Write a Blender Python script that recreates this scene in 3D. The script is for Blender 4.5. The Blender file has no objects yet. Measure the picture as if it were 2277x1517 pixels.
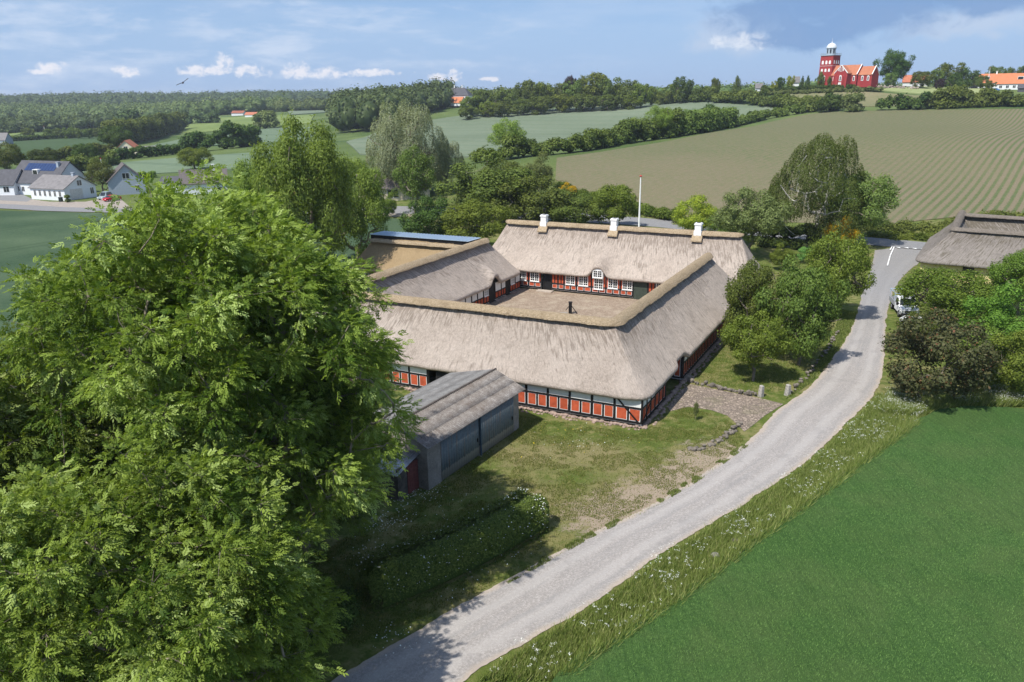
import bpy, bmesh, math, random
import numpy as np
from mathutils import Vector, Matrix, noise as mnoise
R = math.radians
SC = bpy.context.scene
COL = SC.collection

# ------------------------------------------------------------------ camera
F_PX, PITCH, ROLL, CAM_H = 1707.13, 0.307, 0.0139, 22.5
CXP, CYP = 1138.5, 758.5
cam_d = bpy.data.cameras.new('camera'); cam = bpy.data.objects.new('camera', cam_d); COL.objects.link(cam)
cam_d.sensor_width = 36.0; cam_d.lens = F_PX / 2277 * 36.0
cam_d.clip_start = 0.5; cam_d.clip_end = 20000
cam.location = (0, 0, CAM_H)
cam.matrix_world = Matrix.Translation((0, 0, CAM_H)) @ Matrix.Rotation(math.pi/2 - PITCH, 4, 'X') @ Matrix.Rotation(-ROLL, 4, 'Z')
SC.camera = cam

# ------------------------------------------------------------------ light
SUN_EL = R(56); SUN_AZ = math.atan2(-0.70, -0.71)      # azimuth from +Y towards +X
sun_dir = Vector((math.cos(SUN_EL)*math.sin(SUN_AZ), math.cos(SUN_EL)*math.cos(SUN_AZ), math.sin(SUN_EL)))
sd = bpy.data.lights.new('sun', 'SUN'); sd.energy = 4.5; sd.angle = R(0.55); sd.color = (1.0, 0.955, 0.88)
sun = bpy.data.objects.new('sun', sd); COL.objects.link(sun)
sun.rotation_mode = 'QUATERNION'; sun.rotation_quaternion = (-sun_dir).to_track_quat('-Z', 'Y')
SC.view_settings.view_transform = 'Standard'; SC.view_settings.look = 'None'
SC.view_settings.gamma = 1.0; SC.view_settings.exposure = 0.40
SC.render.resolution_x = 1024; SC.render.resolution_y = 682

world = bpy.data.worlds.new('World'); SC.world = world; world.use_nodes = True
wt = world.node_tree; wt.nodes.clear()
def WN(t, **k):
    n = wt.nodes.new(t)
    for a, b in k.items(): setattr(n, a, b)
    return n
def wlink(a, b): wt.links.new(a, b)
def wmath(op, a, b=None, c=None, clamp=False):
    n = WN('ShaderNodeMath', operation=op, use_clamp=clamp)
    for i, v in enumerate((a, b, c)):
        if v is None: continue
        if isinstance(v, (int, float)): n.inputs[i].default_value = v
        else: wlink(v, n.inputs[i])
    return n.outputs[0]
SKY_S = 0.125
sky = WN('ShaderNodeTexSky', sky_type='NISHITA', sun_disc=False, sun_elevation=SUN_EL, sun_rotation=SUN_AZ,
         altitude=50, air_density=1.0, dust_density=0.6, ozone_density=2.0)
tc = WN('ShaderNodeTexCoord'); sep = WN('ShaderNodeSeparateXYZ'); wlink(tc.outputs['Generated'], sep.inputs[0])
AZ = wmath('MULTIPLY', wmath('ARCTAN2', sep.outputs[0], sep.outputs[1]), 57.2958)
EL = wmath('MULTIPLY', wmath('ARCSINE', sep.outputs[2]), 57.2958)
cmb = WN('ShaderNodeCombineXYZ'); wlink(AZ, cmb.inputs[0]); wlink(EL, cmb.inputs[1])
def wnoise(sx, sy, scale, det=6, rough=0.55, off=0.0, dist=0.0):
    m = WN('ShaderNodeMapping'); wlink(cmb.outputs[0], m.inputs[0]); m.inputs['Scale'].default_value = (sx, sy, 1); m.inputs['Location'].default_value = (off, off*0.7, off)
    n = WN('ShaderNodeTexNoise'); n.inputs['Scale'].default_value = scale; n.inputs['Detail'].default_value = det
    n.inputs['Roughness'].default_value = rough; n.inputs['Distortion'].default_value = dist
    wlink(m.outputs[0], n.inputs['Vector']); return n.outputs['Fac']
def wblob(az, el, ra, re):
    a = wmath('POWER', wmath('ABSOLUTE', wmath('DIVIDE', wmath('SUBTRACT', AZ, az), ra)), 2.0)
    e = wmath('POWER', wmath('ABSOLUTE', wmath('DIVIDE', wmath('SUBTRACT', EL, el), re)), 2.0)
    return wmath('SUBTRACT', 1.0, wmath('ADD', a, e))
def wstep(v, lo, hi):
    n = WN('ShaderNodeMapRange', interpolation_type='SMOOTHSTEP'); wlink(v, n.inputs[0])
    n.inputs[1].default_value = lo; n.inputs[2].default_value = hi; return n.outputs[0]
def wmix(fac, a, colr):
    n = WN('ShaderNodeMixRGB'); wlink(fac, n.inputs[0]); wlink(a, n.inputs[1]); n.inputs[2].default_value = (*[c*.87/SKY_S for c in colr], 1); return n.outputs[0]
def P2D(px, py):         # a direction of the sky seen at a photo pixel -> azimuth, elevation
    X0, Y0 = px-CXP, py-CYP
    X = X0*math.cos(ROLL)-Y0*math.sin(ROLL); Y = X0*math.sin(ROLL)+Y0*math.cos(ROLL)
    c, s = math.cos(PITCH), math.sin(PITCH)
    v = (X, F_PX*c-Y*s, -F_PX*s-Y*c); L = math.sqrt(sum(t*t for t in v))
    return math.degrees(math.atan2(v[0], v[1])), math.degrees(math.asin(v[2]/L))
def wblob_px(px, py, rx, ry):
    a, e = P2D(px, py); return wblob(a, e, rx/F_PX*57.3, ry/F_PX*57.3)
def wmax(l):
    o = l[0]
    for b in l[1:]: o = wmath('MAXIMUM', o, b)
    return o
# clear sky, tinted to the deep early-summer blue, paler at the horizon
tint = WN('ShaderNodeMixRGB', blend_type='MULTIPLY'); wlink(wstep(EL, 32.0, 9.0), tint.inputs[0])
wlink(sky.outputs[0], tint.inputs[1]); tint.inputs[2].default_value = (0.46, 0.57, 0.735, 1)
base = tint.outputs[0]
lo = wstep(EL, 14.0, -1.0)
lo = wmath('MULTIPLY', lo, 0.9)
base = wmix(lo, base, (0.35, 0.50, 0.77))
# thin high veil with streaks
veil = wnoise(0.3, 1.7, 0.16, 7, 0.6, 3.0, 0.15)
veil = wmath('MULTIPLY', wstep(veil, 0.42, 0.70), wstep(EL, 2.5, 8.0))
veil = wmath('MULTIPLY', veil, 0.58)
base = wmix(veil, base, (0.56, 0.66, 0.82))
veil2 = wnoise(0.4, 1.6, 0.42, 8, 0.65, 11.0, 0.2)
veil2 = wmath('MULTIPLY', wstep(veil2, 0.45, 0.75), wstep(wblob_px(300, 110, 1100, 160), 0.0, 0.8))
base = wmix(wmath('MULTIPLY', veil2, 0.7), base, (0.62, 0.70, 0.84))
# the large blue-grey cloud above the church
n1 = wnoise(1, 1.5, 0.42, 8, 0.6, 5.0, 0.4)
big = wmax([wblob_px(1850, 15, 260, 78), wblob_px(1790, 78, 120, 34), wblob_px(2180, -15, 240, 42)])
bigm = wstep(wmath('ADD', big, wmath('MULTIPLY', wmath('SUBTRACT', n1, 0.5), 2.2)), -0.10, 0.75)
edge = wstep(wmath('ADD', wmax([wblob_px(1660, 70, 130, 60), wblob_px(2140, 45, 230, 40)]), wmath('MULTIPLY', wmath('SUBTRACT', n1, 0.5), 3.0)), 0.0, 1.0)
base = wmix(wmath('MULTIPLY', edge, 0.6), base, (0.52, 0.60, 0.74))
base = wmix(wmath('MULTIPLY', bigm, 0.85), base, (0.185, 0.32, 0.57))
n4 = wnoise(1, 1.4, 1.1, 8, 0.6, 9.0, 0.5)
shine = wstep(wmath('ADD', wblob_px(1645, 92, 75, 20), wmath('MULTIPLY', wmath('SUBTRACT', n4, 0.5), 3.6)), 0.15, 1.6)
base = wmix(wmath('MULTIPLY', shine, 0.9), base, (0.72, 0.77, 0.86))
# a row of small cumulus low over the horizon
n2 = wnoise(1, 1.3, 1.5, 8, 0.62, 1.0, 0.3)
cum = [wblob_px(*b) for b in ((450, 156, 55, 14), (502, 143, 20, 26), (560, 158, 45, 16), (660, 156, 34, 22), (715, 163, 60, 14), (820, 162, 90, 9),
                              (115, 150, 30, 14), (280, 160, 28, 12), (1010, 168, 18, 16), (975, 172, 25, 9), (1085, 176, 30, 6), (85, 160, 30, 6))]
cm = wstep(wmath('ADD', wmax(cum), wmath('MULTIPLY', wmath('SUBTRACT', n2, 0.5), 3.8)), 0.10, 1.2)
base = wmix(wmath('MULTIPLY', cm, 0.88), base, (0.84, 0.83, 0.88))
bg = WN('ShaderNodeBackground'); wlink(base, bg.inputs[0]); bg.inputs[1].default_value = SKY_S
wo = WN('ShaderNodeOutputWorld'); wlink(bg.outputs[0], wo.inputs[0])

# ------------------------------------------------------------------ terrain
_ctrl = []   # (x, y, z)
def _ray(px, py):
    X0, Y0 = px-CXP, py-CYP
    X = X0*math.cos(ROLL)-Y0*math.sin(ROLL); Y = X0*math.sin(ROLL)+Y0*math.cos(ROLL)
    c, s = math.cos(PITCH), math.sin(PITCH)
    return X, F_PX*c-Y*s, -F_PX*s-Y*c
def at_dist(px, py, Y):
    r = _ray(px, py); t = Y/r[1]; return (r[0]*t, Y, CAM_H+r[2]*t)
for x in (-120, -60, 0, 50, 100):
    for y in (-60, 0, 50, 100, 140): _ctrl.append((x, y, 0))
for c in ((-100,200,0),(-150,260,0),(-170,345,0),(-60,200,0.5),(-240,380,0),(-300,630,0),(-150,500,1),(-420,700,0),(-700,1000,2),(140,60,0),(-300,0,0),(300,0,3),(-600,300,0),(-40,250,1.5),(20,170,1.5)): _ctrl.append(c)
for px, py, Y in ((1450,300,340),(1130,342,255),(1300,330,250),(1450,232,540),(1600,232,520),(1000,263,500),(1200,246,520),(1740,244,420),(800,318,330),(1800,245,385),(2000,248,350),(2277,240,330),
                  (1250,345,210),(1230,400,165),(1400,330,235),(1500,400,165),(1600,292,290),(2277,470,125),(2000,490,128),(1700,480,138),(1900,330,210),(2200,330,200),
                  (1640,210,470),(1900,226,400),(1700,205,450),(2050,205,405),(2150,197,430),(2277,202,400),(1880,186,430),(1960,190,440),(1800,197,430),
                  (450,290,620),(600,250,900),(300,268,950),(100,262,1150),(720,246,1000),(850,300,430),(2400,230,330),(2600,300,260),(1010,232,640),(2277,190,520)):
    _ctrl.append(at_dist(px, py, Y))
for x, y, z in ((-1500,1700,18),(-900,1900,24),(-400,2000,22),(0,2200,24),(500,2200,26),(1000,1900,26),(1500,1500,24),(-2500,1500,15),(2500,1500,25),(0,3500,24),(-2500,3500,24),(2500,3500,26),
                (300,900,17),(600,900,22),(0,1000,10),(-300,1400,14),(800,600,24),(900,200,14),(-1500,0,0),(1500,0,10),(-1500,700,4),(0,-600,0),(-400,1150,5)): _ctrl.append((x, y, z))
_C = np.array(_ctrl, float)
def _k(d): return np.sqrt(d*d + 45.0**2)
_A = _k(np.hypot(_C[:, None, 0]-_C[None, :, 0], _C[:, None, 1]-_C[None, :, 1]))
_w = np.linalg.solve(_A + np.eye(len(_C))*1.5e-0*-1.0, _C[:, 2]-0.0)
def terr(x, y):
    x = np.asarray(x, float); y = np.asarray(y, float); sh = np.broadcast(x, y).shape
    X = np.broadcast_to(x, sh).ravel(); Y = np.broadcast_to(y, sh).ravel()
    out = np.zeros(len(X))
    for i in range(0, len(X), 20000):
        out[i:i+20000] = _k(np.hypot(X[i:i+20000, None]-_C[None, :, 0], Y[i:i+20000, None]-_C[None, :, 1])) @ _w
    t = np.clip((Y-105)/60, 0, 1); m = t*t*(3-2*t)
    t2 = np.clip((np.hypot(X, Y)-150)/80, 0, 1); m = np.maximum(m, t2*t2*(3-2*t2)*(Y < 105))
    t3 = np.clip((X+90)/60, 0, 1); t4 = np.clip((Y-200)/60, 0, 1); m = m*np.maximum(np.maximum(t3, t4), 0)
    return (out*m).reshape(sh)
def tz(x, y): return float(terr(np.array([x]), np.array([y]))[0])
def G(px, py, h=0.0):
    """the point of the land (plus h) seen at a pixel of the photograph"""
    r = np.array(_ray(px, py)); r = r/r[1]
    Y = np.concatenate([np.arange(18, 150, 0.25), np.geomspace(150, 3500, 900)])
    z = CAM_H+r[2]*Y-(terr(r[0]*Y, Y)+h)
    i = np.where(z <= 0)[0]
    if len(i) == 0:
        k = np.where((Y > 250) & (Y < 700))[0]; k = k[np.argmin(z[k])]; return np.array((r[0]*Y[k], Y[k], tz(r[0]*Y[k], Y[k])))
    i = i[0]
    if i == 0: y = Y[0]
    else: y = Y[i-1]+(Y[i]-Y[i-1])*z[i-1]/(z[i-1]-z[i])
    return np.array((r[0]*y, y, tz(r[0]*y, y)))
def pxof(p):
    x, y, z = p[0], p[1], p[2]-CAM_H
    c, s = math.cos(PITCH), math.sin(PITCH); d = y*c-z*s; v = y*s+z*c
    X, Y = F_PX*x/d, -F_PX*v/d
    return CXP+X*math.cos(ROLL)+Y*math.sin(ROLL), CYP-X*math.sin(ROLL)+Y*math.cos(ROLL)

# ------------------------------------------------------------------ helpers
def tag(o, label=None, cat=None, group=None, kind=None):
    if label: o['label'] = label
    if cat: o['category'] = cat
    if group: o['group'] = group
    if kind: o['kind'] = kind
    return o
def empty(name, loc, label, cat, group=None, rz=0.0):
    o = bpy.data.objects.new(name, None); COL.objects.link(o); o.location = loc; o.rotation_euler = (0, 0, rz)
    o.empty_display_size = 0.5
    return tag(o, label, cat, group)
def npmesh(name, V, Fs, mat, parent=None, smooth=False, attr=None, uv=None, link=True):
    """V (n,3), Fs list of (m,k) index arrays"""
    me = bpy.data.meshes.new(name)
    V = np.asarray(V, np.float32); me.vertices.add(len(V)); me.vertices.foreach_set('co', V.ravel())
    if not isinstance(Fs, (list, tuple)): Fs = [Fs]
    Fs = [np.asarray(f, np.int32) for f in Fs if len(f)]
    idx = np.concatenate([f.ravel() for f in Fs]); tot = np.concatenate([np.full(len(f), f.shape[1], np.int32) for f in Fs])
    st = np.concatenate([[0], np.cumsum(tot)[:-1]]).astype(np.int32)
    me.loops.add(len(idx)); me.loops.foreach_set('vertex_index', idx)
    me.polygons.add(len(tot)); me.polygons.foreach_set('loop_start', st); me.polygons.foreach_set('loop_total', tot)
    me.update(calc_edges=True)
    if smooth: me.polygons.foreach_set('use_smooth', np.ones(len(tot), bool))
    if attr is not None:
        a = me.attributes.new('rnd', 'FLOAT', 'POINT'); a.data.foreach_set('value', np.asarray(attr, np.float32))
    if uv is not None:
        l = me.uv_layers.new(name='UVMap'); l.data.foreach_set('uv', np.asarray(uv, np.float32)[idx].ravel())
    for m in (mat if isinstance(mat, (list, tuple)) else [mat]): me.materials.append(m)
    if not link: return me
    o = bpy.data.objects.new(name, me); COL.objects.link(o)
    if parent: o.parent = parent
    return o
class MB:
    """collects boxes, tubes and polygons; build() makes ONE mesh object"""
    def __init__(s, f=None): s.v = []; s.f = []; s.m = f
    def add(s, vs, fs):
        n = len(s.v); s.v += [tuple(s.m(*p)) if s.m else tuple(p) for p in vs]; s.f += [tuple(i+n for i in f) for f in fs]
    def box(s, x0, x1, y0, y1, z0, z1):
        s.add([(x0,y0,z0),(x1,y0,z0),(x1,y1,z0),(x0,y1,z0),(x0,y0,z1),(x1,y0,z1),(x1,y1,z1),(x0,y1,z1)],
              [(0,3,2,1),(4,5,6,7),(0,1,5,4),(1,2,6,5),(2,3,7,6),(3,0,4,7)])
    def hexa(s, p): s.add(p, [(0,3,2,1),(4,5,6,7),(0,1,5,4),(1,2,6,5),(2,3,7,6),(3,0,4,7)])
    def bar(s, a, b, w, d=None, up=(0,0,1)):
        a, b = Vector(a), Vector(b); t = (b-a).normalized(); u = Vector(up)
        if abs(t.dot(u)) > .98: u = Vector((1,0,0))
        x = t.cross(u).normalized()*w/2; y = x.cross(t).normalized()*(d or w)/2
        s.hexa([a-x-y, a+x-y, a+x+y, a-x+y, b-x-y, b+x-y, b+x+y, b-x+y])
    def tube(s, pts, rad, n=8, cap=True):
        pts = [Vector(p) for p in pts]; rad = rad if isinstance(rad, (list, tuple)) else [rad]*len(pts)
        vs = []; fs = []; x = None
        for i, p in enumerate(pts):
            t = (pts[min(i+1, len(pts)-1)]-pts[max(i-1, 0)]).normalized()
            if x is None:
                u = Vector((0,0,1)) if abs(t.z) < .9 else Vector((1,0,0)); x = t.cross(u).normalized()
            else: x = (x-t*x.dot(t)).normalized()
            y = t.cross(x)
            for k in range(n):
                a = 2*math.pi*k/n; vs.append(p+(x*math.cos(a)+y*math.sin(a))*rad[i])
        for i in range(len(pts)-1):
            for k in range(n): fs.append((i*n+k, i*n+(k+1) % n, (i+1)*n+(k+1) % n, (i+1)*n+k))
        if cap: fs += [tuple(range(n))[::-1], tuple(range((len(pts)-1)*n, len(pts)*n))]
        s.add(vs, fs)
    def lathe(s, prof, c=(0,0,0), n=16):
        vs = []; fs = []
        for r, z in prof:
            for k in range(n): a = 2*math.pi*k/n; vs.append((c[0]+r*math.cos(a), c[1]+r*math.sin(a), c[2]+z))
        for i in range(len(prof)-1):
            for k in range(n): fs.append((i*n+k, i*n+(k+1) % n, (i+1)*n+(k+1) % n, (i+1)*n+k))
        fs += [tuple(range(n))[::-1], tuple(range((len(prof)-1)*n, len(prof)*n))]
        s.add(vs, fs)
    def stone(s, c, r, rnd, sub=1, flat=.75):
        vs, fs = ICO[sub]; o = rnd.random()*50; q = []
        ax = (r*rnd.uniform(.8, 1.25), r*rnd.uniform(.8, 1.2), r*flat*rnd.uniform(.85, 1.15)); rot = rnd.random()*6.28
        for v in vs:
            k = 1+.28*mnoise.noise(Vector(v)*1.3+Vector((o,o,o)))+.1*mnoise.noise(Vector(v)*3.1+Vector((o,0,o)))
            x, y, z = v[0]*ax[0]*k, v[1]*ax[1]*k, v[2]*ax[2]*k
            q.append((c[0]+x*math.cos(rot)-y*math.sin(rot), c[1]+x*math.sin(rot)+y*math.cos(rot), c[2]+z))
        s.add(q, fs)
    def build(s, name, mat, parent=None, smooth=False, bevel=0, fix=True):
        me = bpy.data.meshes.new(name); me.from_pydata(s.v, [], s.f); me.update()
        if fix or bevel:
            bm = bmesh.new(); bm.from_mesh(me)
            bmesh.ops.recalc_face_normals(bm, faces=bm.faces)
            if bevel: bmesh.ops.bevel(bm, geom=bm.edges[:], offset=bevel, segments=1, affect='EDGES')
            bm.to_mesh(me); bm.free()
        if smooth: me.polygons.foreach_set('use_smooth', [True]*len(me.polygons))
        me.materials.append(mat)
        o = bpy.data.objects.new(name, me); COL.objects.link(o)
        if parent: o.parent = parent
        return o
ICO = {}
for sbd in (1, 2, 3):
    bm = bmesh.new(); bmesh.ops.create_icosphere(bm, subdivisions=sbd, radius=1)
    ICO[sbd] = ([tuple(v.co) for v in bm.verts], [tuple(v.index for v in f.verts) for f in bm.faces]); bm.free()
def copy_tree(o, parent=None):
    c = o.copy(); COL.objects.link(c); c.parent = parent
    for ch in list(o.children): copy_tree(ch, c)
    return c

# ------------------------------------------------------------------ materials
class NT:
    def __init__(s, name):
        s.mat = bpy.data.materials.new(name); s.mat.use_nodes = True; s.t = s.mat.node_tree
        s.b = s.t.nodes['Principled BSDF']; s.b.inputs['Specular IOR Level'].default_value = 0.25; s.out = s.t.nodes['Material Output']
        s.tcn = None
    def n(s, t, **k):
        x = s.t.nodes.new(t)
        for a, b in k.items(): setattr(x, a, b)
        return x
    def l(s, a, b): s.t.links.new(a, b)
    def set(s, sock, v):
        if isinstance(v, (int, float)): sock.default_value = v
        elif isinstance(v, (tuple, list)): sock.default_value = (*v, 1) if len(v) == 3 and sock.type == 'RGBA' else v
        else: s.l(v, sock)
    def coord(s, which='Object', scale=(1,1,1), rot=(0,0,0), loc=(0,0,0)):
        if s.tcn is None: s.tcn = s.n('ShaderNodeTexCoord')
        m = s.n('ShaderNodeMapping'); s.l(s.tcn.outputs[which], m.inputs[0])
        m.inputs['Scale'].default_value = scale; m.inputs['Rotation'].default_value = rot; m.inputs['Location'].default_value = loc
        return m.outputs[0]
    def noise(s, vec, scale, det=4, rough=.55, dist=0):
        x = s.n('ShaderNodeTexNoise'); s.l(vec, x.inputs['Vector']); x.inputs['Scale'].default_value = scale
        x.inputs['Detail'].default_value = det; x.inputs['Roughness'].default_value = rough; x.inputs['Distortion'].default_value = dist
        return x.outputs['Fac']
    def voro(s, vec, scale, feat='F1', out='Distance', rand=1):
        x = s.n('ShaderNodeTexVoronoi', feature=feat); s.l(vec, x.inputs['Vector']); x.inputs['Scale'].default_value = scale
        if 'Randomness' in x.inputs: x.inputs['Randomness'].default_value = rand
        return x.outputs[out]
    def math(s, op, a, b=None, clamp=False):
        x = s.n('ShaderNodeMath', operation=op, use_clamp=clamp); s.set(x.inputs[0], a)
        if b is not None: s.set(x.inputs[1], b)
        return x.outputs[0]
    def step(s, v, lo, hi, a=0., b=1.):
        x = s.n('ShaderNodeMapRange', interpolation_type='SMOOTHSTEP'); s.l(v, x.inputs[0])
        for i, q in enumerate((lo, hi, a, b)): x.inputs[i+1].default_value = q
        return x.outputs[0]
    def ramp(s, v, stops):
        x = s.n('ShaderNodeValToRGB'); s.l(v, x.inputs[0]); e = x.color_ramp.elements
        while len(e) < len(stops): e.new(.5)
        for q, (p, c) in zip(e, stops): q.position = p; q.color = (*c, 1)
        return x.outputs[0]
    def mix(s, fac, a, b, mode='MIX'):
        x = s.n('ShaderNodeMixRGB', blend_type=mode); s.set(x.inputs[0], fac); s.set(x.inputs[1], a); s.set(x.inputs[2], b); return x.outputs[0]
    def sep(s, v):
        x = s.n('ShaderNodeSeparateXYZ'); s.l(v, x.inputs[0]); return x.outputs
    def attr(s, name='rnd'):
        x = s.n('ShaderNodeAttribute', attribute_name=name); return x.outputs['Fac']
    def bump(s, h, strength=.5, dist=.05):
        x = s.n('ShaderNodeBump'); s.l(h, x.inputs['Height']); x.inputs['Strength'].default_value = strength; x.inputs['Distance'].default_value = dist
        s.l(x.outputs[0], s.b.inputs['Normal'])
    def done(s, colr, rough=.85, metal=0., spec=None):
        s.set(s.b.inputs['Base Color'], colr); s.set(s.b.inputs['Roughness'], rough); s.b.inputs['Metallic'].default_value = metal
        if spec is not None: s.b.inputs['Specular IOR Level'].default_value = spec
        return s.mat
MAT = {}
def plain(name, c, rough=.7, metal=0., var=.15, scale=3., bump=0.):
    if name in MAT: return MAT[name]
    m = NT(name); v = m.coord(); n = m.noise(v, scale, 5, .6)
    a = tuple(x*(1-var) for x in c); b = tuple(min(1, x*(1+var)) for x in c)
    k = m.ramp(n, [(.3, a), (.7, b)])
    if bump: m.bump(n, bump, .03)
    MAT[name] = m.done(k, rough, metal); return MAT[name]
def foliage(name, dark, light, trans=.3, tip=None, rough=.55, hue=.08):
    """leaf material: per-leaf colour between two greens, some light passing through"""
    m = NT(name); a = m.attr()
    oi = m.n('ShaderNodeObjectInfo')
    c = m.ramp(a, [(0, dark), (.75, light)] + ([(.97, tip)] if tip else []))
    hs = m.n('ShaderNodeHueSaturation'); m.l(c, hs.inputs['Color'])
    hv = m.math('ADD', m.math('MULTIPLY', oi.outputs['Random'], hue*.5), .5-hue*.25); m.l(hv, hs.inputs['Hue'])
    m.l(m.math('ADD', m.math('MULTIPLY', oi.outputs['Random'], .35), .82), hs.inputs['Value'])
    col = hs.outputs[0]
    m.set(m.b.inputs['Base Color'], col); m.b.inputs['Roughness'].default_value = rough; m.b.inputs['Specular IOR Level'].default_value = .14
    tr = m.n('ShaderNodeBsdfTranslucent'); tc2 = m.mix(1.0, col, (1.5, 1.5, .6), 'MULTIPLY'); m.l(tc2, tr.inputs['Color'])
    ms = m.n('ShaderNodeMixShader'); ms.inputs[0].default_value = trans
    m.l(m.b.outputs[0], ms.inputs[1]); m.l(tr.outputs[0], ms.inputs[2]); m.l(ms.outputs[0], m.out.inputs['Surface'])
    MAT[name] = m.mat; return m.mat
# ------------------------------------------------------------------ ground, fields, roads
def axis(lo_geo, a, b, step, hi_geo):
    u = list(np.arange(a, b+.1, step)); s = step
    while u[-1] < hi_geo: s *= 1.35; u.append(u[-1]+s)
    s = step
    while u[0] > lo_geo: s *= 1.35; u.insert(0, u[0]-s)
    return np.array(u)
gx = axis(-9000, -500, 500, 10, 9000); gy = axis(-1500, -100, 900, 10, 12000)
XX, YY = np.meshgrid(gx, gy); ZZ = terr(XX, YY)
ii = np.arange(len(gy)-1)[:, None]*len(gx)+np.arange(len(gx)-1)[None, :]
gf = np.stack([ii, ii+1, ii+1+len(gx), ii+len(gx)], -1).reshape(-1, 4)

def seg_dist(m, v, pts):        # node distance to a polyline on the ground (kept short)
    out = None
    for a, b in zip(pts[:-1], pts[1:]):
        ax, ay = a; dx, dy = b[0]-a[0], b[1]-a[1]; L2 = dx*dx+dy*dy
        s = m.sep(v); px = m.math('SUBTRACT', s[0], ax); py = m.math('SUBTRACT', s[1], ay)
        t = m.math('DIVIDE', m.math('ADD', m.math('MULTIPLY', px, dx), m.math('MULTIPLY', py, dy)), L2, True)
        ex = m.math('SUBTRACT', px, m.math('MULTIPLY', t, dx)); ey = m.math('SUBTRACT', py, m.math('MULTIPLY', t, dy))
        d = m.math('SQRT', m.math('ADD', m.math('MULTIPLY', ex, ex), m.math('MULTIPLY', ey, ey)))
        out = d if out is None else m.math('MINIMUM', out, d)
    return out
def XY(px, py): p = G(px, py); return (p[0], p[1])
m = NT('ground_grass'); v = m.coord()
n1 = m.noise(v, .22, 5, .6); n2 = m.noise(v, 1.4, 6, .65); n3 = m.noise(v, 9, 5, .7); n5 = m.noise(v, 40, 2, .6)
g = m.ramp(m.math('ADD', m.math('MULTIPLY', n2, .6), m.math('MULTIPLY', n3, .4)), [(.32, (.052,.082,.014)), (.5, (.108,.145,.030)), (.68, (.19,.205,.062))])
dry = m.step(m.math('ADD', m.math('MULTIPLY', n1, .55), m.math('MULTIPLY', n2, .45)), .46, .60)
g = m.mix(m.math('MULTIPLY', dry, .62), g, (.28, .235, .11))
# the worn, dried-out yard between farm and road
d = seg_dist(m, v, [XY(1330,1150), XY(1480,1085), XY(1590,1010)])
w = m.math('ADD', d, m.math('MULTIPLY', m.math('SUBTRACT', n2, .5), 7.0))
w = m.math('ADD', w, m.math('MULTIPLY', m.math('SUBTRACT', n3, .5), 5.0))
bare = m.step(w, 2.6, .9)
d2 = seg_dist(m, v, [XY(1150,1010), XY(1340,1010), XY(1440,1060), XY(1330,1130), XY(1180,1110)])
w2 = m.math('ADD', d2, m.math('MULTIPLY', m.math('SUBTRACT', n2, .5), 9.0)); w2 = m.math('ADD', w2, m.math('MULTIPLY', m.math('SUBTRACT', n3, .5), 5.0))
g = m.mix(m.math('MULTIPLY', m.step(w2, 3.0, .2), .72), g, m.ramp(n3, [(.3, (.22,.18,.08)), (.7, (.36,.30,.17))]))
g = m.mix(m.math('MULTIPLY', bare, .93), g, m.ramp(n3, [(.25, (.25,.19,.13)), (.6, (.42,.34,.26)), (.8, (.5,.43,.35))]))
# far meadows and field margins are duller
sp = m.sep(v); far = m.step(sp[1], 105, 240); n4 = m.noise(v, .02, 4, .6)
g = m.mix(far, g, m.ramp(n4, [(.35, (.06,.10,.03)), (.65, (.13,.17,.055))]))
m.bump(m.math('ADD', n3, m.math('MULTIPLY', n5, .6)), .9, .09)
M_GROUND = m.done(g, .95, spec=.1)
ground = npmesh('ground', np.stack([XX, YY, ZZ], -1).reshape(-1, 3), gf, M_GROUND, smooth=True); tag(ground, kind='structure')

def drape(name, poly, h, cell, mat, skirt=.5, kind='structure'):
    bm = bmesh.new(); vs = [bm.verts.new((p[0], p[1], 0)) for p in poly]; bm.faces.new(vs)
    xs = [p[0] for p in poly]; ys = [p[1] for p in poly]
    for ax, lo, hi in ((0, min(xs), max(xs)), (1, min(ys), max(ys))):
        c = math.ceil(lo/cell)*cell
        while c < hi:
            co = [0,0,0]; co[ax] = c; no = [0,0,0]; no[ax] = 1
            bmesh.ops.bisect_plane(bm, geom=bm.verts[:]+bm.edges[:]+bm.faces[:], plane_co=co, plane_no=no); c += cell
    bm.normal_update()
    if sum(f.normal.z for f in bm.faces) < 0: bmesh.ops.reverse_faces(bm, faces=bm.faces[:])
    be = [e for e in bm.edges if e.is_boundary]
    P = np.array([v.co[:2] for v in bm.verts]); Z = terr(P[:, 0], P[:, 1])
    for v_, z in zip(bm.verts, Z): v_.co.z = z+h
    if skirt:
        r = bmesh.ops.extrude_edge_only(bm, edges=be)
        for e in r['geom']:
            if isinstance(e, bmesh.types.BMVert): e.co.z -= h+skirt
    me = bpy.data.meshes.new(name); bm.to_mesh(me); bm.free(); me.materials.append(mat)
    o = bpy.data.objects.new(name, me); COL.objects.link(o); tag(o, kind=kind); return o
def densify(pts, n=3):
    """Catmull-Rom through the points"""
    P = [np.array(p[:2], float) for p in pts]; out = []
    for i in range(len(P)-1):
        a = P[max(i-1, 0)]; b = P[i]; c = P[i+1]; d = P[min(i+2, len(P)-1)]
        for k in range(n):
            t = k/n; out.append(.5*((2*b)+(-a+c)*t+(2*a-5*b+4*c-d)*t*t+(-a+3*b-3*c+d)*t**3))
    out.append(P[-1]); return out
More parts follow.
